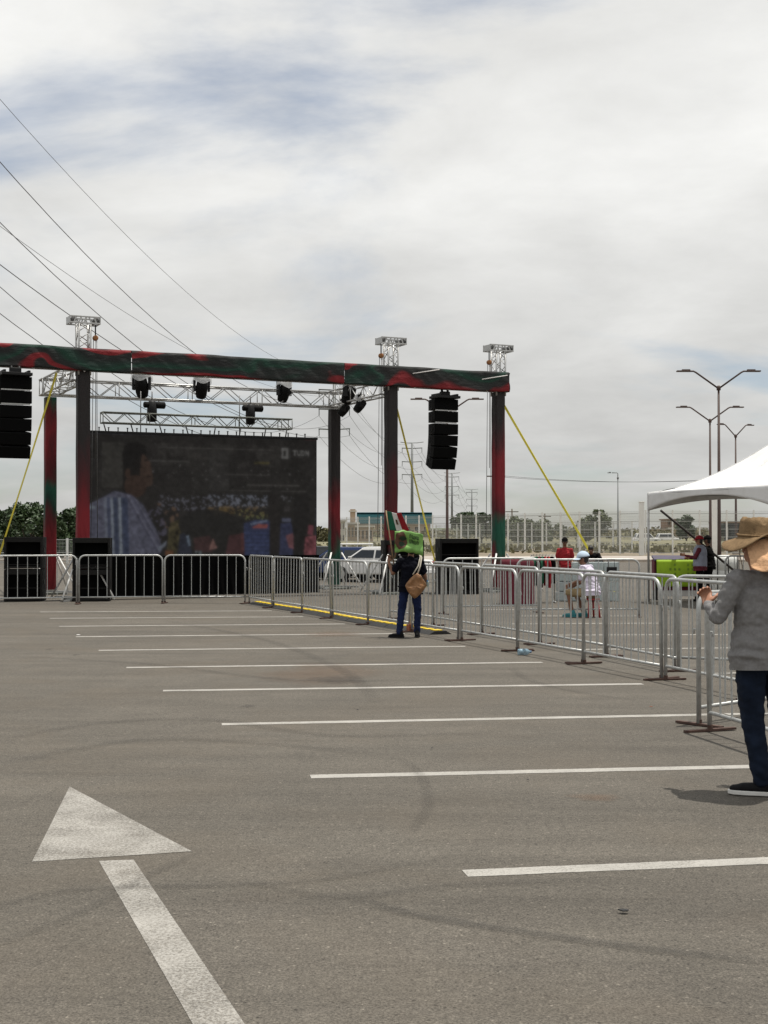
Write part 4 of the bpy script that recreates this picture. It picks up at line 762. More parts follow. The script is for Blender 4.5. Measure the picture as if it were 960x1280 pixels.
def person(label, loc, rz, pose=None, scale=1.0, shirt='navy', sleeve='short', legs='jeans', leg_len='long', skin='skin', shoe='shoe', sole=None, hair=True, belly=0.0, vox=0.010, curl=35, hand_n=None, group=None, hem=0.80, vest=None):
    J = dict(BASE); J.update(pose or {}); J = {k: Vector(v) for k, v in J.items()}
    o = thing('person', label, 'person', loc, rz, group, scale); X = Vector((1, 0, 0)); lk = J['look'].normalized(); sdv = lk.cross(Vector((0, 0, 1))).normalized(); upv = sdv.cross(lk).normalized(); h = J['hed']
    acr = (J['Rs'] - J['Ls']).normalized()
    caps = [(J['pel'], J['wai'], (0.145, 0.10), (0.13, 0.095), acr), (J['wai'], J['che'], (0.13, 0.095), (0.155, 0.105), acr), (J['che'], J['nek'] - Vector((0, 0, 0.07)), (0.155, 0.105), (0.10, 0.075), acr), (J['Ls'], J['Rs'], 0.05, 0.05), (J['nek'] - Vector((0, 0, 0.05)), h - upv * 0.05, 0.055, 0.052)]
    # head: skull, jaw, nose, brow, ears, lips
    caps += [(h + upv * 0.035 - lk * 0.012, h + upv * 0.045, (0.076, 0.092), (0.076, 0.092), sdv), (h - upv * 0.055 + lk * 0.035, h, (0.045, 0.05), (0.066, 0.078), sdv), (h + lk * 0.088 + upv * 0.012, h + lk * 0.104 - upv * 0.022, 0.011, 0.014), (h + lk * 0.078 + upv * 0.024 - sdv * 0.03, h + lk * 0.078 + upv * 0.024 + sdv * 0.03, 0.013, 0.013), (h + lk * 0.078 - upv * 0.052 - sdv * 0.014, h + lk * 0.078 - upv * 0.052 + sdv * 0.014, 0.010, 0.010)]
    for s_ in (-1, 1): caps.append((h + sdv * 0.077 * s_ + upv * 0.015, h + sdv * 0.079 * s_ - upv * 0.02, (0.008, 0.018), (0.008, 0.014), sdv))
    for q in 'LR':
        caps += [(J[q + 's'], J[q + 'e'], 0.046, 0.038), (J[q + 'e'], J[q + 'h'], 0.039, 0.026)]
        dd = (J[q + 'h'] - J[q + 'e']).normalized(); hn = (hand_n or {}).get(q) or (Vector((1, 0, 0)) if q == 'L' else Vector((-1, 0, 0)))
        hd = (hand_n or {}).get(q + 'd') or dd
        caps += hand_caps(J[q + 'h'] + dd * 0.01, hd, hn, curl, 1 if q == 'L' else -1)
        caps += [(J[q + 'p'], J[q + 'k'], 0.078, 0.052), (J[q + 'k'], J[q + 'a'], 0.052, 0.036), (J[q + 'a'] - J[q + 't'] * 0.03 - Vector((0, 0, 0.03)), J[q + 'a'] + J[q + 't'] * 0.13 - Vector((0, 0, 0.045)), (0.034, 0.03), (0.036, 0.022), J[q + 't'].cross(Vector((0, 0, 1))))]
    body = fused('body', caps, skin, o, vox * 0.8, 3)
    for s_ in (-1, 1): MB().lathe([(0.001, -0.010), (0.008, -0.006), (0.010, 0), (0.008, 0.006), (0.001, 0.010)], 10, 'Z', h + lk * 0.080 + upv * 0.004 + sdv * 0.030 * s_).obj('eye', 'eye', o, True)
    b = belly
    sc = [(J['pel'] + Vector((0, 0, -0.14)), J['pel'], (0.200 + b, 0.150 + b), (0.194 + b, 0.144 + b), acr), (J['pel'], J['wai'], (0.194 + b, 0.144 + b), (0.160 + b, 0.122 + b), acr), (J['wai'], J['che'], (0.160 + b, 0.122 + b), (0.178 + b * 0.5, 0.13 + b * 0.4), acr), (J['che'], J['nek'] - Vector((0, 0, 0.075)), (0.178 + b * 0.5, 0.13 + b * 0.4), (0.125, 0.088), acr), (J['Ls'] + Vector((0.02, 0, 0)), J['Rs'] - Vector((0.02, 0, 0)), 0.057 + b * 0.15, 0.057 + b * 0.15), (J['nek'] - Vector((0, 0, 0.07)), J['nek'] - Vector((0, 0, 0.025)), 0.078, 0.068)]
    for q in 'LR':
        if sleeve == 'long': sc += [(J[q + 's'], J[q + 'e'], 0.062 + b * 0.15, 0.050), (J[q + 'e'], J[q + 'e'].lerp(J[q + 'h'], 0.93), 0.050, 0.035)]
        elif sleeve == 'short': sc += [(J[q + 's'], J[q + 's'].lerp(J[q + 'e'], 0.72), 0.066, 0.064)]
    sh_ = fused('shirt', sc, shirt, o, vox, 4, 0.013, fold=None if hem is None else hem + 0.07)
    if hem is not None:      # clean, open hem
        bm = bmesh.new(); bm.from_mesh(sh_.data); bmesh.ops.bisect_plane(bm, geom=bm.verts[:] + bm.edges[:] + bm.faces[:], plane_co=(0, 0, hem), plane_no=(0, 0.06, 1), clear_inner=True); bm.to_mesh(sh_.data); bm.free()
    if vest: fused('vest', [(J['pel'] + Vector((0, 0, 0.02)), J['wai'], (0.20 + b, 0.155 + b), (0.19 + b, 0.15 + b), acr), (J['wai'], J['che'] + Vector((0, 0, 0.06)), (0.19 + b, 0.15 + b), (0.19 + b, 0.15 + b), acr)], vest, o, vox, 4, 0.008)
    tc_ = [(J['Lp'] + Vector((0, 0, 0.03)), J['Rp'] + Vector((0, 0, 0.03)), (0.108 + b * 0.5, 0.092 + b * 0.5), (0.108 + b * 0.5, 0.092 + b * 0.5), (0, 1, 0)), (J['pel'] + Vector((0, 0, -0.02)), J['pel'] + Vector((0, 0, 0.03)), (0.145 + b, 0.105 + b), (0.140 + b, 0.100 + b), acr)]
    for q in 'LR':
        tc_.append((J[q + 'p'], J[q + 'k'], 0.092 + b * 0.45, 0.072))
        if leg_len == 'long': tc_.append((J[q + 'k'], J[q + 'a'] + Vector((0, 0, 0.01)), 0.070, 0.056))
    fused('trousers', tc_, legs, o, vox, 3, 0.010)
    for q in 'LR':
        t = J[q + 't'].normalized(); a = J[q + 'a']; sd = t.cross(Vector((0, 0, 1))); gz = a.z - 0.085
        def at(f, z, s_=0.0): return Vector((a.x, a.y, gz + z)) + t * f + sd * s_
        s = fused('shoe', [(at(-0.05, 0.045), at(0.12, 0.042), (0.038, 0.04), (0.042, 0.030), sd), (at(0.10, 0.04), at(0.175, 0.035), (0.042, 0.03), (0.034, 0.022), sd), (at(-0.03, 0.06), at(-0.02, 0.10), 0.042, 0.045)], shoe, o, 0.008, 4)
        prof = [(-0.095, 0.0), (-0.08, -0.036), (0.0, -0.038), (0.1, -0.047), (0.17, -0.040), (0.205, -0.012), (0.205, 0.012), (0.17, 0.040), (0.1, 0.047), (0.0, 0.038), (-0.08, 0.036)]
        m = MB(); n = len(prof); v = [at(x, zz_, y) for zz_ in (0.002, 0.028) for x, y in prof]; m.add(v, [tuple(range(n))[::-1], tuple(range(n, 2 * n))] + [(i, (i + 1) % n, n + (i + 1) % n, n + i) for i in range(n)]); m.obj('sole', sole or shoe, s, bevel=0.004)
    if hair: fused('hair', [(h + upv * 0.05 - lk * 0.025, h + upv * 0.06 + lk * 0.01, (0.082, 0.09), (0.080, 0.088), sdv), (h - lk * 0.045 - upv * 0.03, h - lk * 0.03 + upv * 0.04, (0.066, 0.05), (0.078, 0.07), sdv)], 'hair', o, vox, 2, 0.006, (60, 60, 60))
    o['_'] = 0; del o['_']
    return o, J
def cap(o, J, m, bill=True, k=1.0):
    h = J['hed']; lk = J['look'].normalized(); sd = lk.cross(Vector((0, 0, 1))).normalized(); up = sd.cross(lk).normalized(); fr = Matrix((sd, lk, up)).transposed()
    def dome(u, v): a = u * 2 * math.pi; th = v * R(88); return h + fr @ Vector((0.094 * k * math.cos(a) * math.sin(th), (0.112 * k * math.sin(a) - 0.008) * math.sin(th), 0.045 + 0.105 * k * math.cos(th)))
    c = MB().grid(dome, 24, 9).obj('cap', m, o, True, solid=0.005)
    MB().lathe([(0.002, 0), (0.012, 0.0), (0.012, 0.006), (0.002, 0.010)], 8, 'Z', h + up * (0.15 * k)).obj('button', m, c, True)
    def brim(u, v): a = R(20 + 140 * u); r = 0.105 * k + 0.075 * v * math.sin((u * 0.8 + 0.1) * math.pi); return h + fr @ Vector((r * math.cos(a) * 0.92, 0.105 * k * math.sin(a) + (r - 0.105 * k) * 1.05, 0.048 - 0.025 * v - 0.02 * math.cos(a) ** 2))
    if bill: MB().grid(brim, 16, 5).obj('bill', m, c, True, solid=0.005)

# --- man in the wide hat beside the near barrier
MP = P(955, 990, 8.35)
pm, J = person('man in wide brimmed hat, grey long sleeved shirt and dark jeans at near barrier', (2.335, 8.36, 0.003), R(14), dict(
    pel=(0, 0, 0.88), wai=(0, 0.0, 1.03), che=(-0.005, 0.0, 1.20), nek=(-0.02, -0.01, 1.375), hed=(-0.055, 0.02, 1.515), Ls=(-0.185, -0.01, 1.315), Le=(-0.30, 0.02, 1.085), Lh=(-0.25, 0.25, 1.15), Rs=(0.18, 0.0, 1.315), Re=(0.29, 0.0, 1.06), Rh=(0.16, 0.25, 1.10),
    Lp=(-0.095, 0, 0.86), Lk=(-0.075, 0.02, 0.47), La=(-0.035, -0.03, 0.085), Rp=(0.09, 0, 0.86), Rk=(0.12, 0.02, 0.47), Ra=(0.15, 0.03, 0.085), Lt=(-0.85, 0.52, 0), Rt=(0.2, 0.98, 0), look=(-0.12, 1, -0.05)),
    1.0, 'heather', 'long', 'jeans', sole='sole', belly=0.03, vox=0.0075, curl=55, hem=0.765, hand_n={'L': Vector((0.6, 0, -0.8)), 'R': Vector((-0.6, 0, -0.8)), 'Ld': Vector((0.25, 0.6, 0.6))})
hc = J['hed'] + Vector((0.008, 0.0, 0.066))
def hat_fn(u, v):
    a = u * 2 * math.pi; c, s = math.cos(a), math.sin(a)
    pr = [(0.0, 0.098), (0.03, 0.100), (0.055, 0.112), (0.075, 0.113), (0.088, 0.098), (0.094, 0.06), (0.099, 0.02), (0.104, -0.006), (0.130, -0.010), (0.160, -0.012), (0.185, -0.013), (0.200, -0.018), (0.202, -0.025)]
    k = v * (len(pr) - 1); j = min(int(k), len(pr) - 2); f = k - j; r = pr[j][0] * (1 - f) + pr[j + 1][0] * f; z = pr[j][1] * (1 - f) + pr[j + 1][1] * f
    if r < 0.1: z += 0.022 * s * (1 if r < 0.09 else 0.4) * 0.3 - 0.02 * math.exp(-((c * r) / 0.02) ** 2) * (1 if z > 0.09 else 0)
    bf = max(0, (r - 0.104) / 0.11)
    z += bf * (-0.055 * max(0, -c) ** 1.6 - 0.012 * c * c + 0.030 * max(0, -s) * (1 - abs(c)) + 0.012 * math.sin(3 * a + 0.6) + 0.012 * max(0, c))
    z += 0.004 * mnoise.noise(Vector((c * 3, s * 3, v * 6)))
    if s < 0 and bf > 0: r = 0.104 + (r - 0.104) * (1 - 0.45 * (-s) ** 1.5)
    return hc + Vector((r * c * 0.96, r * 1.12 * s, z))
ht = MB().grid(hat_fn, 64, 40).obj('hat', 'hat', pm, True, solid=0.004)
bd = MB(); bd.tube([hc + Vector((0.104 * math.cos(a), 0.104 * 1.12 * math.sin(a), 0.008 + 0.008 * math.sin(a))) for a in [2 * math.pi * k / 32 for k in range(32)]], 0.007, 6, closed=True); bd.obj('hat_band', 'hat', ht, True)
def flap_fn(u, v):   # cloth hanging from inside the brim, thrown out over the collar
    x = -0.105 + 0.29 * u; cv = (2 * u - 1) ** 2
    top = Vector((x * 0.95, -0.085 + 0.065 * cv, -0.005)); z = -0.185 - 0.02 * math.sin(u * 3.0) - 0.012 * math.sin(u * 14) - 0.02 * u
    p = top + Vector((x * 0.22 * v, -(0.205 - 0.05 * cv) * v ** 0.85, z * v))
    w_ = mnoise.noise(Vector((u * 6, v * 4, 3))) + 0.6 * mnoise.noise(Vector((u * 14, v * 9, 8))); p += Vector((0, -0.010 * w_ * v, 0.004 * w_))
    return hc + p
MB().grid(flap_fn, 36, 24).obj('neck_flap', 'flap', ht, True, solid=0.003)
MB().tube([J['hed'] + Vector((-0.088, 0.02, 0.05)), J['hed'] + Vector((-0.082, 0.03, -0.05)), J['hed'] + Vector((-0.06, 0.04, -0.12)), J['hed'] + Vector((-0.075, 0.02, -0.19))], 0.004, 6).obj('chin_cord', 'rope', ht, True)

# --- person with flag and placard at the long line
fm, J = person('person in dark t-shirt and blue jeans at barriers, holding up a flag', (G(513, 797).x, G(513, 797).y, 0.003), R(8), dict(
    Ls=(-0.18, 0.0, 1.34), Le=(-0.30, 0.06, 1.13), Lh=(-0.37, 0.12, 1.33), Rs=(0.18, 0, 1.34), Re=(0.255, 0.0, 1.08), Rh=(0.30, 0.14, 0.98), nek=(0, 0, 1.40), hed=(0.02, 0.02, 1.54),
    Lp=(-0.095, 0, 0.90), Lk=(-0.15, 0.03, 0.49), La=(-0.20, -0.02, 0.085), Rp=(0.09, 0, 0.90), Rk=(0.13, 0.0, 0.49), Ra=(0.115, -0.02, 0.085), Lt=(-0.9, 0.45, 0), Rt=(0.25, 0.95, 0)),
    0.875, 'navy', 'short', 'jeans_blue', skin='skin_dark', belly=0.012, vox=0.010, curl=62, hand_n={'L': Vector((0.4, 0.6, 0)), 'Ld': Vector((0.35, 0.2, 0.9))})
cap(fm, J, 'black_cloth', True, 1.05)
def wpt(o, v): return Matrix.Translation(o.location) @ Matrix.Rotation(o.rotation_euler.z, 4, 'Z') @ (Vector(v) * o.scale.x)
hnd = wpt(fm, J['Lh'] + Vector((0.03, 0.03, 0.06)))
fy = hnd.y
fl = thing('flag', 'green, white and red flag on a thin stick above the green placard', 'flag', hnd, 0)
tp = P(482.5, 638, fy - 0.05) - hnd; bt = P(492.5, 706, fy) - hnd
MB().tube([bt, tp], 0.011, 8).obj('stick', 'wood', fl, True)
A0 = P(481.5, 639, fy - 0.05) - hnd; A1 = P(484, 663, fy - 0.03) - hnd; B0 = P(498.5, 641, fy - 0.12) - hnd; B1 = P(511.5, 664, fy + 0.08) - hnd
def flagfn(u, v, i):
    bb_ = (0, 0.42, 0.72, 1.0); s = bb_[i] + (bb_[i + 1] - bb_[i]) * u; top = A0.lerp(B0, s * 1.15); bot = A1.lerp(B1, s)
    p = top.lerp(bot, v); return p + Vector((0.0, 0.045 * math.sin(s * 9 + v * 2.5) * s ** 0.6, 0.02 * math.sin(s * 6 + 1) * s))
for i, (m, nm) in enumerate((('flag_green', 'green_stripe'), ('flag_white', 'white_stripe'), ('flag_red', 'red_stripe'))):
    st_ = MB().grid(lambda u, v, i=i: flagfn(u, v, i), 14, 14).obj(nm, m, fl, True, solid=0.002)
    if i == 1: MB().grid(lambda u, v: flagfn(0.36 + 0.3 * u, 0.36 + 0.26 * v, 1) + Vector((0, -0.012, 0)), 8, 8).obj('emblem', 'brown_ink', st_, True)
pc = P(511, 677, fy - 0.30); pl = thing('placard', 'bright green hand lettered placard held above a head', 'placard', pc, R(4)); kk = F / fy
pw, ph = 35 / kk, 26 / kk
def plf(u, v, e=0.0): x = -pw / 2 + pw * u; z = ph / 2 - ph * v; return (x, 0.05 * math.sin(u * 3.0) - 0.03 - e + 0.05 * mnoise.noise(Vector((u * 3.5, v * 3, 1))), z - 0.06 * u + 0.03 * math.sin(u * 3.1) + 0.02 * mnoise.noise(Vector((u * 5, v * 2, 4))))
MB().grid(plf, 20, 12).obj('card', 'sign_green', pl, True, solid=0.006)
MB().tube([(-0.14, 0.05, ph / 2 - 0.05), (-0.20, 0.24, -0.26)], 0.010, 6).obj('stick', 'wood', pl, True)
def onc(u, v, du, dv, m, nm): MB().grid(lambda a, b: plf(u + du * a, v + dv * b, 0.008), 4, 4).obj(nm, m, pl, True)
def blob_patch(cu, cv, ru, rv, m, e): 
    mb = MB(); n = 20; nr = 6; vv = [plf(cu, cv, e)]
    for r_ in range(1, nr + 1):
        for k in range(n):
            a = 2 * math.pi * k / n; q_ = r_ / nr; vv.append(plf(cu + q_ * ru * math.cos(a) * (1 + 0.3 * mnoise.noise(Vector((math.cos(a) * 2, math.sin(a) * 2, cu * 9)))), cv + q_ * rv * math.sin(a) * (1 + 0.25 * mnoise.noise(Vector((math.cos(a) * 2, 4, math.sin(a) * 2)))), e))
    mb.add(vv, [(0, 1 + k, 1 + (k + 1) % n) for k in range(n)] + [(1 + r_ * n + k, 1 + r_ * n + (k + 1) % n, 1 + (r_ + 1) * n + (k + 1) % n, 1 + (r_ + 1) * n + k) for r_ in range(nr - 1) for k in range(n)]); mb.obj('emblem', m, pl)
blob_patch(0.22, 0.46, 0.22, 0.40, 'brown_ink', 0.008); blob_patch(0.29, 0.36, 0.12, 0.10, 'ink', 0.011); blob_patch(0.25, 0.62, 0.10, 0.12, 'ink', 0.011)
for r_ in range(2):     # two rows of heavy marker lettering, illegible in the photograph
    for k in range(4):
        u0 = 0.53 + k * 0.085; v0 = 0.16 + r_ * 0.23
        onc(u0, v0, 0.022, 0.18, 'ink', 'letter'); onc(u0 + 0.045, v0 + 0.02 * (k % 2), 0.02, 0.16, 'ink', 'letter')
        onc(u0 + 0.02, v0 + (0.0, 0.15, 0.07, 0.14)[(k + r_) % 4], 0.03, 0.035, 'ink', 'letter')
bg_ = thing('shoulder_bag', 'tan leather shoulder bag hanging on the back of the flag holder', 'bag', wpt(fm, (0.035, -0.19, 0.915)), R(8))
def bagfn(u, v):      # slouching satchel hung by one corner
    a = u * 2 * math.pi; b = (v - 0.5) * math.pi; cx_, sx_ = math.cos(a), math.sin(a); q = (abs(cx_) ** 1.25 + abs(sx_) ** 1.25) ** (-1 / 1.25); rr = max(0.0, math.cos(b)) ** 0.45
    x = 0.165 * cx_ * q * rr; z = 0.195 * sx_ * q * rr; y = 0.065 * math.sin(b) * (0.55 + 0.45 * (z < 0))
    x2 = x + 0.10 * z + 0.02; n_ = mnoise.noise(Vector((x2 * 11, y * 6, z * 11))); n2_ = mnoise.noise(Vector((x2 * 26 + z * 20, y * 6, z * 14))); return (x2 + 0.010 * n_, y - 0.04 + (0.022 * n_ + 0.012 * n2_) * math.copysign(1, y), z + 0.012 * n_)
MB().grid(bagfn, 44, 24).obj('pouch', 'leather', bg_, True)
MB().tube([(0.05, 0.0, 0.17), (0.10, 0.03, 0.30), (0.13, 0.08, 0.43), (0.12, 0.16, 0.48)], 0.012, 6).tube([(-0.02, 0.0, 0.17), (0.07, 0.03, 0.30), (0.11, 0.09, 0.44), (0.11, 0.16, 0.48)], 0.010, 6).obj('strap', 'rope', bg_, True)
bb = MB().box((0, 0, 0.06), (0.085, 0.11, 0.12)).obj('clay_block', 'brick', bevel=0.008); bb.location = (*G(512.5, 790).xy, 0.004); bb.rotation_euler = (0, 0, 0.4); tag(bb, 'small red brown block on the ground behind the shoes of the flag holder', 'block')
sil = thing('water_bottle', 'small clear bottle in the lowered hand of the flag holder', 'bottle', wpt(fm, J['Rh'] + Vector((0.03, 0.05, -0.04))), 0)
mm_ = Matrix.Rotation(R(65), 3, 'X'); MB().lathe([(0.028, -0.09), (0.032, -0.08), (0.032, 0.04), (0.014, 0.075), (0.013, 0.09)], 12, 'Z', (0, 0, 0), mm_).obj('bottle_body', 'bottle', sil, True); MB().lathe([(0.015, 0.09), (0.015, 0.108)], 10, 'Z', (0, 0, 0), mm_).obj('cap', 'cap_dark_blue', sil)

# --- seated child
sp_ = G(739, 772)
ch, J = person('child in pale blue cap and lilac shirt seated on a red stool', (sp_.x, sp_.y, 0.003), R(55), dict(
    pel=(0, 0, 0.50), wai=(0, 0.02, 0.64), che=(0, 0.06, 0.82), nek=(0, 0.12, 0.98), hed=(0, 0.17, 1.10), Ls=(-0.16, 0.09, 0.94), Le=(-0.19, 0.16, 0.70), Lh=(-0.13, 0.36, 0.62), Rs=(0.16, 0.09, 0.94), Re=(0.19, 0.16, 0.70), Rh=(0.13, 0.36, 0.62),
    Lp=(-0.09, 0.02, 0.47), Lk=(-0.15, 0.40, 0.47), La=(-0.13, 0.34, 0.085), Rp=(0.09, 0.02, 0.47), Rk=(0.13, 0.40, 0.46), Ra=(0.12, 0.22, 0.085), look=(-0.5, 1, -0.15)), 1.0, 'lilac', 'short', 'khaki', 'shorts', 'skin_dark', 'teal_shoe', hem=0.42, belly=0.03)
cap(ch, J, 'cap_blue', True, 1.12)
stl = thing('stool', 'small red plastic stool under the seated child', 'stool', (sp_.x, sp_.y, 0.003), R(20)); MB().lathe([(0.12, 0.33), (0.16, 0.335), (0.165, 0.35), (0.155, 0.365), (0.02, 0.36)], 20).obj('seat', 'red_plastic', stl, True)
for a in range(4): MB().tube([(0.12 * math.cos(a * 1.571 + 0.78), 0.12 * math.sin(a * 1.571 + 0.78), 0.345), (0.17 * math.cos(a * 1.571 + 0.78), 0.17 * math.sin(a * 1.571 + 0.78), 0.0)], 0.02, 8).obj('leg', 'red_plastic', stl, True)

# --- vendors and bystanders in the far area
def stand(px, yy, k, rz, label, pose=None, capm=None, **kw):
    p = P(px, 667, yy); o, J_ = person(label, (p.x, p.y, 0.003), rz, pose, k, vox=0.014, group=None, **kw)
    if capm: cap(o, J_, capm)
    return o
stand(706, 34.5, 0.87, R(175), 'person in red t-shirt and black cap standing behind the bottled water', dict(Lh=(-0.20, 0.16, 0.95), Rh=(0.2, 0.16, 0.95)), 'black_cloth', shirt='red_cloth', skin='skin_dark')
stand(741, 34.5, 0.85, R(165), 'person in black leaning forward over the stacked bottled water', dict(wai=(0, 0.06, 1.06), che=(0, 0.17, 1.18), nek=(0, 0.29, 1.29), hed=(0.02, 0.37, 1.39), Ls=(-0.19, 0.22, 1.25), Rs=(0.19, 0.22, 1.25), Le=(-0.30, 0.36, 1.06), Lh=(-0.12, 0.50, 1.08), Re=(0.30, 0.36, 1.06), Rh=(0.1, 0.50, 1.08), look=(0.1, 1, -0.3)), None, shirt='black_cloth', skin='skin_dark', sleeve='long')
stand(875, 32.2, 0.90, R(70), 'person in red cap and grey vest over maroon sleeves beside the lime poster', dict(Le=(-0.24, 0.10, 1.14), Lh=(-0.16, 0.36, 1.20), Re=(0.24, 0.06, 1.12), Rh=(0.18, 0.3, 1.12)), 'red_cloth', shirt='maroon', legs='black_cloth', sleeve='long', vest='grey_blue', belly=0.03)
stand(885, 32.9, 0.90, R(60), 'person dressed in black standing behind the one in the red cap', dict(Le=(-0.23, 0.06, 1.12), Lh=(-0.18, 0.28, 1.10)), 'black_cloth', shirt='black_cloth', legs='black_cloth', skin='skin_dark', belly=0.05)

bpy.data.objects.remove(tmp); bpy.data.scenes.remove(TS)
for me in [m_ for m_ in bpy.data.meshes if m_.users == 0]: bpy.data.meshes.remove(me)
# ================================================================== VENDORS' AREA
A = Vector((6.22, 32.0, 0)); B = Vector((7.75, 27.0, 0)); e1 = (B - A); e2 = Vector((-e1.y, e1.x, 0)); EV = 2.56; PK = 4.22
tn = thing('canopy_tent', 'white peaked canopy tent with scalloped valance', 'tent', A, 0)
def tnt(u, v):
    a, b = 2 * u - 1, 2 * v - 1; r = max(abs(a), abs(b)); z = EV + (PK - EV) * (1 - r) ** 1.65 * 0.96 + 0.05 * (1 - r) - 0.05 * math.sin(math.pi * u) * (1 if abs(b) > 0.99 else 0) * 0
    z -= 0.10 * (1 - (min(abs(a), abs(b)) / max(r, 1e-4)) ** 2) * r * (1 - r) * 2; p = e1 * u + e2 * v; z += 0.018 * mnoise.noise(Vector((a * 5, b * 5, 2))) * min(1, (1 - r) * 6); return (p.x, p.y, z)
MB().grid(tnt, 48, 48).obj('canopy', 'tent', tn, True, solid=0.004)
cs = [Vector((0, 0, 0)), e1, e1 + e2, e2]
for i in range(4):
    p, q = cs[i], cs[(i + 1) % 4]; nrm = Vector((q.y - p.y, p.x - q.x, 0)).normalized() * 0.02
    if nrm.dot((p + q) / 2 - (e1 + e2) / 2) < 0: nrm = -nrm
    def val(u, v, p=p, q=q, nrm=nrm):
        dp = 0.14 + 0.30 * abs(2 * u - 1) ** 2.2; c = p.lerp(q, u) + nrm * (1 + 0.5 * math.sin(u * 17) * v); return (c.x, c.y, EV + 0.015 - dp * v)
    MB().grid(val, 40, 5).obj('valance', 'tent', tn, True, solid=0.004)
    MB().tube([p + Vector((0, 0, 0.0)), p + Vector((0, 0, EV - 0.01))], 0.028, 10).obj('leg', 'alu', tn, True)
    MB().tube([p + Vector((0, 0, EV - 0.03)), q + Vector((0, 0, EV - 0.03))], 0.022, 8).obj('eave_pole', 'alu', tn, True)
ct = (e1 + e2) / 2
MB().tube([ct + Vector((0, 0, 3.2)), ct + Vector((0, 0, PK - 0.12))], 0.03, 8).obj('crown_mast', 'alu', tn, True)
for (u0, v0) in ((0, 0), (1, 0), (0, 1), (1, 1)): MB().tube([Vector(tnt(u0 + (0.5 - u0) * k / 16, v0 + (0.5 - v0) * k / 16)) + Vector((0, 0, 0.004)) for k in range(17)], 0.010, 6).obj('seam', 'tent', tn, True)
for (u0, v0, du, dv) in ((0, 0.5, 1, 0), (0.5, 0, 0, 1)): MB().tube([Vector(tnt(u0 + du * k / 24, v0 + dv * k / 24)) + Vector((0, 0, 0.004)) for k in range(25)], 0.006, 6).obj('seam', 'tent', tn, True)
for p in cs: MB().tube([p + Vector((0, 0, EV - 0.03)), ct + Vector((0, 0, 3.25))], 0.015, 6).obj('cable', 'wire', tn, True)
MB().tube([P(826, 638, 32.4) - A, P(921, 716, 33.4) - A], 0.03, 8).obj('diagonal_brace', 'dark_pole', tn, True)

# lime poster on a small cart
ca_ = P(847, 667, 32.7); cart = thing('vendor_cart', 'purple topped vendor cart with maroon sides', 'cart', (ca_.x, ca_.y, 0.003), R(-4))
MB().box((0, 0.25, 1.00), (1.12, 0.55, 0.05), mat=Matrix.Rotation(R(9), 3, 'X')).obj('top_board', 'purple', cart, bevel=0.01)
for x in (-0.54, 0.54): MB().box((x, 0.25, 0.60), (0.03, 0.5, 0.74)).obj('side_panel', 'maroon', cart)
MB().box((0, 0.05, 0.38), (1.05, 0.03, 0.30)).obj('front_panel', 'maroon', cart); MB().box((0, 0.45, 0.62), (1.05, 0.03, 0.7)).obj('back_panel', 'maroon', cart)
for x in (-0.5, 0.5):
    for y in (0.03, 0.47): MB().box((x, y, 0.46), (0.05, 0.05, 0.92)).obj('leg', 'black_metal', cart)
MB().box((0.05, 0.2, 0.16), (0.9, 0.4, 0.14)).obj('lower_shelf', 'white_cloth', cart, bevel=0.01)
po = thing('lime_poster', 'lime green handwritten poster hung on the front of the cart', 'poster', (ca_.x - 0.02, ca_.y - 0.08, 0.003), R(-4))
def lim(u, v, e=0): return (-0.50 + 1.0 * u, -0.01 - 0.035 * math.sin(v * 2.4) - e + 0.012 * math.sin(u * 9), 0.97 - 0.64 * v)
MB().grid(lim, 16, 10).obj('card', 'lime', po, True, solid=0.006)
for r_ in range(3):
    for k in range(6):
        if random.random() < 0.8: MB().grid(lambda a, b, r_=r_, k=k: lim(0.30 + 0.105 * k + 0.05 * a, 0.14 + 0.17 * r_ + 0.09 * b, 0.006), 3, 2).obj('pen_stroke', 'pen_green', po)
# maroon draped stand, hanging garments, bottled water
dp = P(646, 667, 31.0)
dst = thing('draped_stand', 'rounded stand covered with maroon cloth beside the end tower', 'stand', (dp.x, dp.y, 0.003), R(5))
def drp(u, v):
    a = u * 2 * math.pi; k = min(1, v * 2.2); c, s = math.cos(a), math.sin(a); r = 0.38 * k / max(abs(c) ** 3 + abs(s) ** 3, 1e-3) ** (1 / 3.0) * (1 + 0.05 * max(0, v - 0.4) * math.sin(a * 11)); z = 1.06 - 0.05 * k * k - (1.0 * max(0, (v - 0.42) / 0.58)); return (r * c, 0.8 * r * s, max(z, 0.01))
MB().grid(drp, 66, 22).obj('cloth', 'maroon', dst, True); MB().box((0, 0, 0.5), (0.5, 0.4, 0.98)).obj('inner_frame', 'wood', dst)
gx0, gx1 = P(664, 667, 31.5), P(693, 667, 31.5); gm = (gx0 + gx1) / 2; gl_ = (gx1 - gx0).length
rk = thing('garment_rack', 'small clothes rail hung with red, green and white garments', 'clothes rail', (gm.x, gm.y, 0.003), 0)
MB().tube([(-gl_ / 2, 0, 0), (-gl_ / 2, 0, 1.10), (gl_ / 2, 0, 1.10), (gl_ / 2, 0, 0)], 0.016, 8).obj('rail_frame', 'galv', rk, True)
for x in (-gl_ / 2, gl_ / 2): MB().tube([(x, -0.22, 0.02), (x, 0.22, 0.02)], 0.018, 8).obj('foot', 'galv', rk, True)
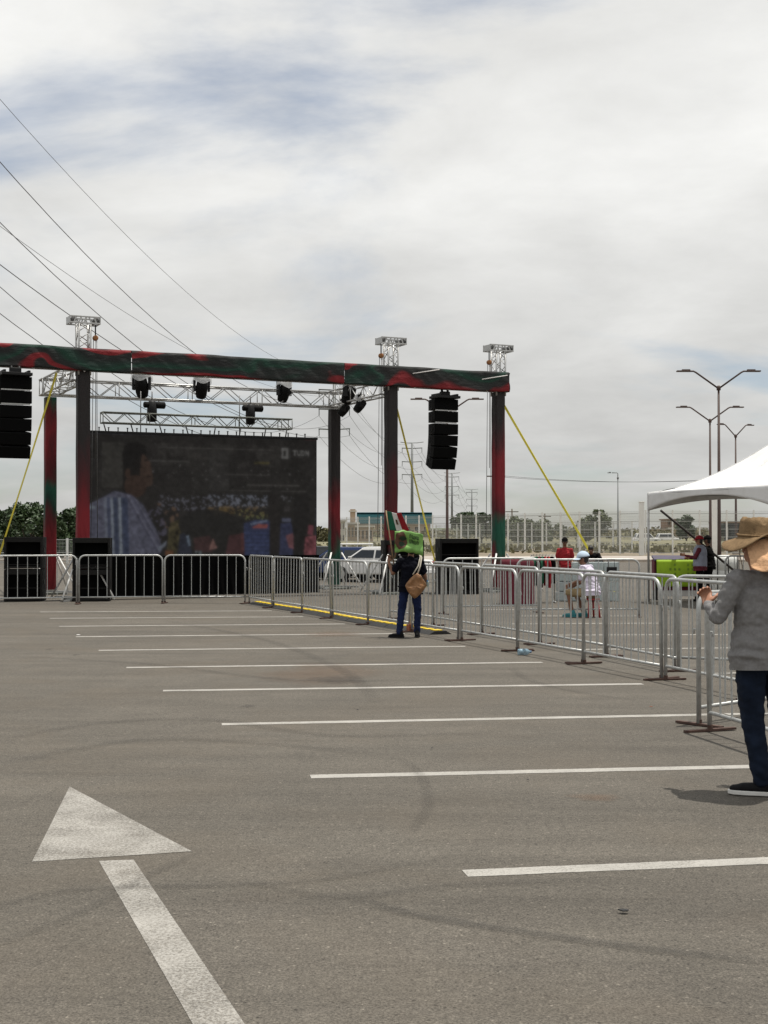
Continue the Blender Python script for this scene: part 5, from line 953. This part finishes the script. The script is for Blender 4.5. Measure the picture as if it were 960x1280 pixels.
for i, (m, w_) in enumerate((('white_cloth', 'white'), ('green_cloth', 'green'), ('maroon', 'maroon'), ('green_cloth', 'green'), ('red_cloth', 'red'), ('red_cloth', 'red'), ('black_cloth', 'black'))):
    x = gm.x - gl_ / 2 + gl_ * (i + 0.6) / 7.4
    def gar(u, v, i=i): a = u * 2 * math.pi; wv = 0.20 * (0.35 + 0.65 * min(1, v * 5)); return (0.03 * math.cos(a) * (1 + 0.5 * v) + 0.012 * math.sin(v * 6 + i), wv * math.sin(a) * (1 + 0.06 * math.sin(v * 9)), 1.07 - (0.62 + 0.05 * (i % 3)) * v)
    o = thing('garment', w_ + ' garment on the small clothes rail, ' + ORD[i] + ' from the maroon draped stand', 'garment', (x, gm.y, 0), R(-40 + 9 * i), 'garments on the clothes rail'); MB().grid(gar, 20, 12).obj('cloth', m, o, True); MB().tube([(0, 0, 1.05), (0, 0, 1.11), (0.02, 0, 1.125)], 0.005, 6).obj('hanger_hook', 'chain', o)
# shrink wrapped packs of bottles
bt_me = MB().lathe([(0.028, 0.0), (0.032, 0.01), (0.032, 0.07), (0.029, 0.09), (0.032, 0.11), (0.032, 0.15), (0.013, 0.185), (0.012, 0.20)], 8).mesh('bottle', True); cp_me = MB().lathe([(0.015, 0.195), (0.015, 0.215)], 8).mesh('cap')
w0 = P(694, 667, 32.2)
def wrap(m): return m.obj
for lv in range(4):
    for k in range(4):
        if lv == 3 and k == 0: continue
        o = thing('water_pack', 'shrink wrapped water bottle pack, %s layer from the ground, %s from the clothes rail' % (ORD[lv], ORD[k]), 'bottled water', (w0.x + 0.19 + k * 0.375 + 0.01 * (lv % 2), w0.y, 0.004 + lv * 0.235), R(random.uniform(-3, 3)), 'packs of bottled water')
        for a in range(5):
            for b in range(2): link('bottle', bt_me, 'bottle', o, (-0.14 + a * 0.07, -0.05 + b * 0.09, 0)); link('cap', cp_me, 'cap_dark_blue', o, (-0.14 + a * 0.07, -0.05 + b * 0.09, 0))
        MB().box((0, -0.005, 0.113), (0.362, 0.185, 0.218)).obj('film', 'shrink', o, bevel=0.02)
bx_ = thing('hung_box', 'small black box hung on the barrier by the bottled water', 'box', (P(764, 667, 26.0).x, 25.98, 0.78)); MB().box((0, -0.03, 0.1), (0.19, 0.06, 0.17)).obj('case', 'black_metal', bx_, bevel=0.008); MB().tube([(-0.06, 0, 0.18), (-0.06, 0.05, 0.33), (0.06, 0.05, 0.33), (0.06, 0, 0.18)], 0.006, 6).obj('handle', 'black_metal', bx_)
tk = thing('water_tank', 'white plastic water tank in a wire cage behind the tent leg', 'tank', (P(906, 667, 36).x, 36, 0.003)); MB().lathe([(0.30, 0.05), (0.34, 0.09), (0.34, 0.3), (0.32, 0.33), (0.34, 0.36), (0.34, 0.6), (0.32, 0.63), (0.34, 0.66), (0.34, 0.9), (0.28, 1.0), (0.1, 1.03)], 20).obj('tank_body', 'tank', tk, True)
for a in range(8): MB().tube([(0.37 * math.cos(a * 0.785), 0.37 * math.sin(a * 0.785), 0), (0.37 * math.cos(a * 0.785), 0.37 * math.sin(a * 0.785), 1.0)], 0.012, 6).obj('cage_bar', 'black_metal', tk)
for z in (0.05, 0.5, 1.0): MB().tube([(0.37 * math.cos(a * 0.262), 0.37 * math.sin(a * 0.262), z) for a in range(24)], 0.012, 6, closed=True).obj('cage_ring', 'black_metal', tk)
# blue jug by the foot of a barrier
jp = G(655, 819); jg = thing('water_jug', 'pale blue plastic jug lying by the foot of a barrier', 'jug', (jp.x, jp.y, 0.044), R(12), None, 0.6)
MB().lathe([(0.05, -0.14), (0.068, -0.13), (0.07, -0.04), (0.064, -0.03), (0.07, -0.02), (0.07, 0.07), (0.035, 0.12), (0.022, 0.14)], 16, 'X').obj('jug_body', 'bottle_blue', jg, True); MB().lathe([(0.026, 0.14), (0.026, 0.165)], 12, 'X').obj('cap', 'cap_dark_blue', jg)

# ================================================================== STREET LIGHTS
def street_light(px, ytip, yy, half, label, turn=0.0, double=True, arm_drop=0.9, m='lamp_pole'):
    b = P(px, 667, yy); hgt = P(px, ytip, yy).z; o = thing('street_light', label, 'street light', (b.x, b.y, 0), R(turn), 'street lights')
    j = hgt - arm_drop
    MB().tube([(0, 0, 0), (0, 0, 1.0), (0, 0, j)], [0.12, 0.10, 0.055], 10).obj('pole', m, o, True); MB().box((0, 0, 0.1), (0.45, 0.45, 0.2)).obj('footing', 'concrete', o, bevel=0.02)
    MB().lathe([(0.05, -0.1), (0.11, -0.08), (0.11, 0.1), (0.05, 0.16)], 10, 'Z', (0, 0, j)).obj('bracket', m, o, True)
    for s_ in ((-1, 1) if double else (-1,)):
        if double: pts = [(0, 0, j), (s_ * half * 0.56, 0, hgt - 0.06), (s_ * half * 0.62, 0, hgt), (s_ * half * 0.8, 0, hgt)]
        else: pts = [(0, 0, j), (0, 0, hgt - 0.1), (s_ * 0.1, 0, hgt), (s_ * half * 0.6, 0, hgt)]
        MB().tube(pts, 0.045, 8).obj('arm', m, o, True)
        MB().box((s_ * half * 0.86, 0, hgt + 0.0), (half * 0.34, 0.26, 0.07)).box((s_ * half * 0.80, 0, hgt + 0.06), (half * 0.2, 0.16, 0.07)).obj('lamp_head', m, o, bevel=0.015)
street_light(899, 464, 70, 2.1, 'tallest brown twin arm street light rising behind the tent'); street_light(888, 509, 87, 2.1, 'second twin arm street light just left of the tallest one'); street_light(920, 531, 105, 1.55, 'farthest twin arm street light, turned at an angle, right of the tallest one', 18)
street_light(559, 499, 84, 2.2, 'brown twin arm street light behind the right speaker column'); street_light(772.5, 591, 150, 1.1, 'single arm grey street light standing beyond the white fence', 0, False, 0.6, 'pylon')

# ================================================================== POWER LINE
PY = [(-33.0, 80.0), (-9.7, 265.0), (8.5, 412.0), (29.6, 592.0), (49.2, 762.0)]
ARMZ = [(29.6, 25.8, 21.9), (29.6, 25.8, 21.9), (27.4, 23.3, 19.4), (26.2, 22.0, 18.3), (24.6, 20.8, 17.0)]
AW = 3.0
def wz(t, za, zb, S): return za * (1 - t) + zb * t - 4 * S * t * (1 - t)
specs = []     # first span solved so that each wire runs where the survey saw it
for (y0, x1, y1, off, lvl, faint) in [(205, 245, 443, 1, 0, 0), (280, 175, 437, 1, 1, 0), (332, 150, 437, 1, 2, 0), (284, 222, 430, -1, 0, 1), (360, 90, 432, -1, 1, 0), (393, 55, 433, -1, 2, 0), (127, 340, 445, 0, 3, 1)]:
    n0 = Vector((PY[0][0] + off * AW, PY[0][1])); n1_ = Vector((PY[1][0] + off * AW, PY[1][1])); zb = (ARMZ[1][lvl] - 1.2) if lvl < 3 else 32.0; eq = []
    for (px, py) in ((0, y0), (x1, y1)):
        k = (px - 480) / F; t = (k * n0.y - n0.x) / ((n1_.x - n0.x) - k * (n1_.y - n0.y)); Y = n0.y + t * (n1_.y - n0.y); eq.append((t, P(px, py, Y).z))
    (t0, z0), (t1, z1) = eq; Am = np.array([[1 - t0, -4 * t0 * (1 - t0)], [1 - t1, -4 * t1 * (1 - t1)]]); rhs = np.array([z0 - zb * t0, z1 - zb * t1]); za, S = np.linalg.solve(Am, rhs)
    if S < 0.5 or S > 14: S = min(max(S, 0.5), 9); za = (z0 - zb * t0 + 4 * S * t0 * (1 - t0)) / (1 - t0)
    specs.append((off, lvl, float(za), float(zb), float(S), faint))
def wire(a, b, S, r, label):
    m = MB(); n = 26; m.tube([a.lerp(b, i / n) - Vector((0, 0, 4 * S * (i / n) * (1 - i / n))) for i in range(n + 1)], r, 5, False); return tag(m.obj('power_line', 'wire', None, True), label, 'power line', 'power lines')
for off, lvl, za, zb, S, faint in specs: wire(Vector((PY[0][0] + off * AW, PY[0][1], za)), Vector((PY[1][0] + off * AW, PY[1][1], zb)), S, 0.022 if faint else 0.034, 'thin high earth wire crossing the sky above the other cables' if lvl == 3 else 'dark power cable slanting down across the sky behind the stage')
def pylon(i, zs, top, label):
    x, y = PY[i]; o = thing('power_pole', label, 'power pole', (x, y, 0), math.atan2(PY[min(i + 1, 4)][1] - PY[max(i - 1, 0)][1], PY[min(i + 1, 4)][0] - PY[max(i - 1, 0)][0]) - R(90), 'high voltage poles')
    MB().tube([(0, 0, -0.1), (0, 0, top)], [0.55, 0.28], 10).obj('pole', 'pylon', o, True)
    for k, z in enumerate(zs):
        MB().tube([(-AW - 0.1, 0, z + 0.15), (0, 0, z), (AW + 0.1, 0, z + 0.15)], 0.13, 6).obj('cross_arm', 'pylon', o, True)
        for s_ in (-1, 1): MB().lathe([(0.03, 0.1), (0.09, 0), (0.09, -1.0), (0.05, -1.2)], 8, 'Z', (s_ * AW, 0, z)).obj('insulator', 'pylon', o, True)
    MB().tube([(-AW - 0.5, 0, top + 0.25), (-1.5, 0, top), (1.5, 0, top), (AW + 0.5, 0, top + 0.25)], 0.11, 6).obj('top_arm', 'pylon', o, True)
near = sorted(specs, key=lambda s: s[1])
for i in range(1, 5): pylon(i, ARMZ[i], ARMZ[i][0] + 1.7, ['', 'steel power pole half hidden behind the rear tower beside the screen', 'nearest fully visible steel power pole, rising above the teal building', 'mid distance steel power pole beside the brown street light', 'farthest steel power pole above the clipped tree'][i])
x, y = PY[0]; o = thing('power_pole', 'steel power pole left of the stage carrying the overhead cables', 'power pole', (x, y, 0), 0, 'high voltage poles'); top = max(s[2] for s in specs) + 0.3
MB().tube([(0, 0, -0.1), (0, 0, top)], [0.6, 0.3], 10).obj('pole', 'pylon', o, True)
for off, lvl, za, zb, S, f_ in specs:
    if off: MB().tube([(0, 0, za + 1.0), (off * AW, 0, za + 1.2)], 0.13, 6).obj('cross_arm', 'pylon', o, True); MB().lathe([(0.03, 1.2), (0.09, 1.1), (0.09, 0.2), (0.05, 0.0)], 8, 'Z', (off * AW, 0, za)).obj('insulator', 'pylon', o, True)
for i in range(1, 4):
    for off, lvl, *_ in specs:
        za = (ARMZ[i][lvl] - 1.2) if lvl < 3 else ARMZ[i][0] + 1.7; zb = (ARMZ[i + 1][lvl] - 1.2) if lvl < 3 else ARMZ[i + 1][0] + 1.7
        wire(Vector((PY[i][0] + off * AW, PY[i][1], za)), Vector((PY[i + 1][0] + off * AW, PY[i + 1][1], zb)), 4.5, 0.028 + 0.004 * i, 'thin power cable strung between ' + ['', 'the poles behind the rear tower and the teal building', 'the poles by the teal building and the brown light', 'the two farthest steel poles'][i])
def wood_pole(px, yy, ytop, label):
    b = P(px, 667, yy); z = P(px, ytop, yy).z; o = thing('utility_pole', label, 'utility pole', (b.x, b.y, 0), 0, 'utility poles'); MB().tube([(0, 0, -0.1), (0, 0, z)], [0.16, 0.11], 8).obj('pole', 'bark', o, True); MB().box((0, 0, z - 0.5), (2.2, 0.12, 0.14)).obj('cross_arm', 'bark', o); return Vector((b.x, b.y, z - 0.45))
wa = wood_pole(620, 160, 590, 'utility pole hidden behind the end stage tower'); wb = wood_pole(1015, 150, 585, 'utility pole beyond the tent'); wood_pole(640, 230, 636, 'small far utility pole right of the end stage tower'); wood_pole(681, 240, 642, 'small far utility pole above the white fence')
for dx in (-0.9, 0.9): wire(wa + Vector((dx, 0, 0)), wb + Vector((dx, 0, 0)), 0.9, 0.02, 'faint thin cable running level behind the tent and lights')

# ================================================================== WHITE PERIMETER FENCE
def fence(a, b, hgt, n, label, thick_every=0, rails=(0.15, 0.75, 1.35, 1.95, 2.55, 3.15), nv=26):
    a = Vector((*a, 0)); b = Vector((*b, 0)); d = (b - a) / n; rz = math.atan2(d.y, d.x); Ln = d.length; o = thing('mesh_fence', label, 'fence', (a.x, a.y, 0), rz)
    pm_ = MB().box((0, 0, hgt / 2), (0.11, 0.11, hgt)).mesh('post'); rm = [r for r in rails if r < hgt]
    for i in range(n + 1): link('post', pm_, 'fence_white', o, (i * Ln, 0, 0))
    m = MB()
    for k in range(nv): m.box((Ln * (k + 0.5) / nv, 0, hgt / 2), (0.008, 0.008, hgt - 0.1))
    for k in range(int(hgt / 0.2)): m.box((Ln / 2, 0, 0.1 + k * 0.2), (Ln - 0.12, 0.008, 0.008))
    for r in rm: m.box((Ln / 2, -0.015, r), (Ln - 0.12, 0.03, 0.035))
    pn = m.mesh('mesh_panel', fix=False)
    for i in range(n): link('mesh_panel', pn, 'fence_wire', o, (i * Ln, 0, 0))
    return o
fa, fb_ = P(802, 667, 104), P(420, 667, 150)
fence(fa.xy, fb_.xy, 3.4, 20, 'white post and mesh fence running back from the corner post beyond the vendors'); fc = P(1010, 667, 104)
fence((fa.x + 0.3, fa.y), fc.xy, 3.4, 6, 'white post and mesh fence behind the tent and the two people')
fence(P(790, 667, 122).xy, P(545, 667, 170).xy, 2.7, 14, 'farther and lower white mesh fence behind the first one', nv=18)
cpst = MB().box((0, 0, 1.95), (0.34, 0.34, 3.9)).box((0, 0, 3.93), (0.42, 0.42, 0.06)).obj('gate_post', 'fence_white', bevel=0.01); cpst.location = (P(802, 667, 100).x, 100, 0); tag(cpst, 'thick white gate post at the corner of the mesh fence', 'post')
cpst2 = MB().box((0, 0, 2.3), (0.42, 0.42, 4.6)).box((0, 0, 4.63), (0.5, 0.5, 0.06)).obj('gate_post', 'fence_white', bevel=0.01); cpst2.location = (P(892, 667, 92).x, 92, 0); tag(cpst2, 'thick white post behind the person in black', 'post')
fence(P(-60, 667, 70).xy, P(250, 667, 76).xy, 1.35, 9, 'low white mesh fence in front of the hedge', rails=(0.12, 0.6, 1.28), nv=20)
gb = thing('white_rail', 'low white rail in front of the tan buildings', 'rail', (P(446, 667, 75).x, 75, 0))
for x in (-0.85, 0.85): MB().tube([(x, 0, 0), (x, 0, 1.05)], 0.05, 8).obj('post', 'fence_white', gb)
for z in (0.55, 1.02): MB().tube([(-0.9, 0, z), (0.9, 0, z)], 0.045, 8).obj('rail', 'fence_white', gb)

# ================================================================== TREES AND SCRUB
def tree(px, yy, z0, z1, rx, label, leaf, n, trunk=True, group='trees beyond the lot', flat=False, name='tree', ls=0.16):
    b = P(px, 667, yy); o = thing(name, label, 'tree' if name == 'tree' else 'shrub', (b.x, b.y, 0), random.uniform(0, 6), group); rnd = random.Random(int(px * 7 + yy))
    zc = (z0 + z1) / 2; rz_ = (z1 - z0) / 2; cl = []
    for k in range(26):
        a = rnd.uniform(0, 6.283); q = rnd.uniform(-0.95, 0.95); rr = math.sqrt(1 - q * q) * rnd.uniform(0.35, 0.95)
        cl.append((rx * rr * math.cos(a), rx * rr * math.sin(a), zc + rz_ * q * 0.85, rnd.uniform(0.22, 0.42) * (rx + rz_) / 2))
    v = []; f = []
    for k in range(n):
        c = rnd.choice(cl); d = Vector((rnd.gauss(0, 1), rnd.gauss(0, 1), rnd.gauss(0, 1))).normalized() * c[3] * rnd.uniform(0.55, 1.08); p = Vector(c[:3]) + d
        if flat and p.z > z1: p.z = z1 - rnd.uniform(0, 0.1)
        if p.z < 0.05: p.z = rnd.uniform(0.05, 0.4)
        u = Vector((rnd.gauss(0, 1), rnd.gauss(0, 1), rnd.gauss(0, 0.6))).normalized(); w_ = u.cross(Vector((rnd.gauss(0, 1), rnd.gauss(0, 1), rnd.gauss(0, 1)))).normalized(); s = ls * rnd.uniform(0.6, 1.4); i = len(v)
        v += [p - u * s, p + w_ * s * 0.5, p + u * s, p - w_ * s * 0.5]; f.append((i, i + 1, i + 2, i + 3))
    MB().add(v, f).obj('crown', leaf, o, fix=False)
    m = MB(); m.tube([(0, 0, -0.05), (0.05, 0, z0 * 0.6 + 0.1), (0, 0.04, zc)], [0.07 + rx * 0.05, 0.05 + rx * 0.035, 0.03], 8)
    for k in range(6): c = cl[k]; m.tube([(0.03, 0, z0 * 0.5 + 0.15), (c[0] * 0.5, c[1] * 0.5, (z0 * 0.5 + c[2]) / 2), c[:3]], [0.05 + rx * 0.02, 0.035, 0.015], 6)
    m.obj('trunk', 'bark', o, True)
for i, (px, yy, zt, rx) in enumerate([(-40, 82, 3.0, 2.0), (8, 84, 2.95, 1.5), (40, 80, 3.35, 1.7), (72, 80, 3.3, 1.6), (105, 84, 3.0, 1.5), (142, 88, 2.9, 1.5), (-85, 84, 3.2, 2.0)]):
    tree(px, yy, 0.15, zt, rx, 'dense dark green hedge shrub ' + ['beyond the left speaker column', 'directly under the left speaker column', 'crossed by the yellow strap', 'just beside the red and green rear tower', 'between the red and green tower and the screen', 'mostly behind the screen', 'farthest from the stage towers'][i], 'leaf_dark', 6500, group='shrubs of the hedge', name='shrub', ls=0.13)
for i, (px, yy) in enumerate([(585, 176), (602, 178)]): tree(px, yy, 1.3, 4.3, 1.9, 'dark green flat topped clipped tree ' + ['beside the brown street light pole', 'beside the end stage tower'][i], 'leaf_dark', 5000, flat=True, group='clipped trees', ls=0.2)
tree(747, 190, 1.6, 4.9, 1.7, 'loose pale green tree behind the fence near the single street light', 'leaf_mid', 2300, ls=0.2); tree(732, 195, 0.6, 3.6, 1.8, 'lower bushy tree beside the pale green tree behind the fence', 'leaf_mid', 2200, ls=0.2)
tree(655, 180, 0.4, 3.4, 2.4, 'olive bush behind the fence just right of the end stage tower', 'leaf_mid', 3000, ls=0.22); tree(683, 200, 0.4, 3.2, 3.0, 'low wide olive bush behind the fence above the red shirted person', 'leaf_mid', 3000, ls=0.22)
tree(858, 210, 1.0, 4.2, 1.8, 'small dark tree beside the brown block of flats', 'leaf_dark', 2200, ls=0.22); tree(640, 215, 0.8, 4.2, 1.6, 'small rounded tree half hidden by the end stage tower', 'leaf_mid', 2000, ls=0.22)
tree(500, 205, 0.3, 2.7, 2.2, 'low bush in front of the teal building', 'leaf_dry', 2200, ls=0.22); tree(405, 190, 0.3, 2.4, 2.0, 'low dry bush left of the tan buildings', 'leaf_dry', 1800, ls=0.22)
rnd = random.Random(5); v = []; f = []      # far belt of scrub, one mass
for k in range(46000):
    x = rnd.uniform(-140, 260); y = 230 + 130 * rnd.random() ** 1.5; top = 1.1 + 1.5 * max(0, mnoise.noise(Vector((x * 0.06, y * 0.05, 2)))) + 0.8 * max(0, mnoise.noise(Vector((x * 0.3, y * 0.1, 7))))
    p = Vector((x, y, 0.9 + top * rnd.random())); u = Vector((rnd.gauss(0, 1), rnd.gauss(0, 1), rnd.gauss(0, 0.6))).normalized(); w_ = u.cross(Vector((rnd.gauss(0, 1), rnd.gauss(0, 1), rnd.gauss(0, 1)))).normalized(); s = 0.4 * rnd.uniform(0.5, 1.3); i = len(v); v += [p - u * s, p + w_ * s * 0.55, p + u * s, p - w_ * s * 0.55]; f.append((i, i + 1, i + 2, i + 3))
o = MB().add(v, f).obj('scrub', 'leaf_dry', fix=False); tag(o, 'belt of dry olive scrub on the flat land beyond the fences', 'scrub', kind='stuff')
v = []; f = []
for k in range(5200):      # dry weeds along the bank
    x = rnd.uniform(-60, 120); y = rnd.uniform(112, 175); hgt = rnd.uniform(0.15, 0.55); p = Vector((x, y, -0.03)); a = rnd.uniform(0, 6.28); s = Vector((math.cos(a), math.sin(a), 0)) * rnd.uniform(0.12, 0.3); l_ = Vector((rnd.gauss(0, 0.1), rnd.gauss(0, 0.1), hgt)); i = len(v); v += [p - s, p + s, p + l_ + s * 0.6, p + l_ - s * 0.6]; f.append((i, i + 1, i + 2, i + 3))
o = MB().add(v, f).obj('dry_weeds', 'leaf_dry', fix=False); tag(o, 'dry weeds scattered on the ground between the fences', 'weeds', kind='stuff')

# ================================================================== BUILDINGS
def house(px0, px1, ytop, yy, m, label, roof='pale_wall', rows=1, cols=3, depth=8, name='building', band=None, wz_=(0.35, 0.6)):
    a, b = P(px0, 667, yy), P(px1, 667, yy); z = P(px0, ytop, yy).z; wd = b.x - a.x; o = thing(name, label, 'building', (a.x, yy, 0)); t = 0.25
    m_ = MB(); m_.box((wd / 2, depth / 2 + t, z / 2), (wd, depth, z)); m_.obj('wall', m, o)
    ch_ = z / rows; cw = wd / cols
    # pierced front: piers and bands round each opening
    fr_ = MB()
    for r in range(rows):
        zl, zh = r * ch_ + ch_ * wz_[0], r * ch_ + ch_ * (wz_[0] + wz_[1] * 0.8); fr_.box((wd / 2, 0, (r * ch_ + zl) / 2), (wd, 2 * t, zl - r * ch_)); fr_.box((wd / 2, 0, (zh + (r + 1) * ch_) / 2), (wd, 2 * t, (r + 1) * ch_ - zh))
        for c in range(cols + 1): x0 = max(0, c * cw - cw * 0.28); x1 = min(wd, c * cw + cw * 0.28); fr_.box(((x0 + x1) / 2, 0, (zl + zh) / 2), (x1 - x0, 2 * t, zh - zl))
        for c in range(cols):
            wn = MB().box(((c + 0.5) * cw, t - 0.03, (zl + zh) / 2), (cw * 0.44, 0.05, zh - zl)).obj('window', 'glass', o); MB().box(((c + 0.5) * cw, t - 0.07, (zl + zh) / 2), (0.06, 0.03, zh - zl)).obj('mullion', 'pale_wall', wn)
    fr_.obj('facade', m, o)
    rf = MB().box((wd / 2, depth / 2 - 0.1, z + 0.12), (wd + 0.5, depth + 1.2, 0.24)).obj('roof', roof, o)
    if band: MB().box((wd / 2, -t - 0.25, z - band / 2 + 0.3), (wd + 0.6, 0.4, band)).box((wd / 2, depth / 2, z + 0.32), (wd + 0.6, depth + 0.5, 0.1)).obj('fascia', 'teal', o)
    return o
house(448, 538, 643, 250, 'tan_wall', 'long low building with a wide teal fascia beyond the fence', 'teal', 1, 8, 14, band=2.0, wz_=(0.15, 0.5))
house(424, 431, 652, 200, 'pale_wall', 'small square pale building beside the rear stage tower', 'pale_wall', 2, 2, 3); h2 = house(434.5, 447, 655, 205, 'tan_wall', 'tan house with a little white topped tower', 'pale_wall', 1, 3, 4)
MB().box((0.75, 1.5, 4.1), (0.8, 0.8, 2.4)).obj('tower', 'tan_wall', h2); MB().box((0.75, 1.5, 5.0), (1.2, 1.2, 0.2)).obj('tower_roof', 'pale_wall', h2)
house(446, 466, 659, 190, 'tan_wall', 'low tan house with dark openings beside the teal building', 'pale_wall', 1, 4, 5)
house(834, 846, 650, 260, 'brown_wall', 'brown block of flats seen through the mesh fence', 'brown_wall', 3, 3, 6); house(846, 880, 661, 240, 'tan_wall', 'long low tan building beyond the mesh fence', 'pale_wall', 1, 7, 6); house(905, 990, 654, 200, 'glass', 'dark flat roofed building behind the man in the hat', 'brown_wall', 1, 8, 8)
house(806, 832, 663, 260, 'pale_wall', 'pale low houses left of the brown block', 'tan_wall', 1, 6, 6)

# ================================================================== CARS
def car(px, yy, rz, paint, label, k=1.0, suv=False):
    b = P(px, 667, yy); o = thing('parked_car', label, 'car', (b.x, b.y, 0.003), R(rz), None, k); Lh, W = 2.1, 0.84; hz = 1.62 if suv else 1.42
    low = [(-Lh, 0.32), (-Lh - 0.03, 0.62), (-Lh + 0.05, 0.90), (-1.0, 0.93), (1.0, 0.93), (Lh - 0.15, 0.80), (Lh, 0.62), (Lh, 0.32)]
    def body(prof, wfun, name, m, par, bev):
        mb = MB(); n = len(prof); v = [(x, -wfun(z), z) for x, z in prof] + [(x, wfun(z), z) for x, z in prof]; mb.add(v, [tuple(range(n)), tuple(range(n, 2 * n))[::-1]] + [(i, (i + 1) % n, n + (i + 1) % n, n + i) for i in range(n)]); return mb.obj(name, m, par, bevel=bev)
    bo = body(low, lambda z: W - (0.05 if z > 0.85 else 0), 'body', paint, o, 0.06)
    back = -1.95 if suv else -1.45
    cabn = body([(back, 0.9), (back + 0.30, hz - 0.04), (back + 0.5, hz), (0.25, hz), (0.45, hz - 0.05), (1.12, 0.9)], lambda z: 0.78 if z < 1 else 0.62, 'cabin', paint, o, 0.05)
    for s_ in (-1, 1):
        for (x0, x1, x2, x3) in ((back + 0.22, -0.25, -0.25, back + 0.42), (-0.17, 0.88, 0.42, -0.17)):
            def pt(x, z): w_ = 0.78 + (0.62 - 0.78) * (z - 0.9) / (hz - 0.9); return (x, s_ * (w_ + 0.012), z)
            MB().add([pt(x0, 0.98), pt(x1, 0.98), pt(x2, hz - 0.13), pt(x3, hz - 0.13)], [(0, 1, 2, 3)]).obj('side_window', 'glass', o, solid=0.008)
        MB().box((0.85, s_ * 0.88, 0.98), (0.10, 0.16, 0.12)).obj('mirror', paint, o, bevel=0.02)
        for x in (-1.3, 1.28): wh = MB().lathe([(0.2, -0.1), (0.30, -0.09), (0.32, -0.04), (0.32, 0.04), (0.30, 0.09), (0.2, 0.1)], 20, 'Y', (x, s_ * 0.76, 0.32)).obj('wheel', 'tyre', o, True); MB().lathe([(0.19, -0.02), (0.19, 0.02)], 16, 'Y', (x, s_ * 0.86, 0.32)).obj('rim', 'alu', wh)
        MB().box((-Lh + 0.0, s_ * 0.66, 0.76), (0.06, 0.24, 0.16)).obj('tail_light', 'lamp_red', o, bevel=0.01); MB().box((Lh - 0.06, s_ * 0.62, 0.66), (0.1, 0.3, 0.12)).obj('headlight', 'plastic', o, bevel=0.01)
    MB().add([(back + 0.05, -0.62, 1.02), (back + 0.05, 0.62, 1.02), (back + 0.27, 0.54, hz - 0.12), (back + 0.27, -0.54, hz - 0.12)], [(0, 1, 2, 3)]).obj('rear_window', 'glass', o, solid=0.03)
    MB().add([(1.03, -0.66, 0.98), (1.03, 0.66, 0.98), (0.52, 0.56, hz - 0.09), (0.52, -0.56, hz - 0.09)], [(0, 1, 2, 3)]).obj('windscreen', 'glass', o, solid=0.03)
    MB().box((-Lh - 0.02, 0, 0.45), (0.1, 1.5, 0.18)).obj('bumper', paint, o, bevel=0.03); MB().box((Lh, 0, 0.42), (0.1, 1.5, 0.18)).obj('bumper', paint, o, bevel=0.03)
car(431, 47, 160, 'car_blue', 'dark blue car parked behind the rear stage tower', 0.80); car(474, 45, 150, 'car_white', 'white car parked beside the blue one behind the barriers', 0.82); car(396, 50, 160, 'car_dark', 'dark car parked behind the right edge of the screen', 0.80)
for (px, yy, m, lab) in ((808, 215, 'car_white', 'white van far beyond the mesh fence'), (835, 225, 'car_white', 'white car far beyond the mesh fence beside the houses')): car(px, yy, 5, m, lab, 1.0, True)
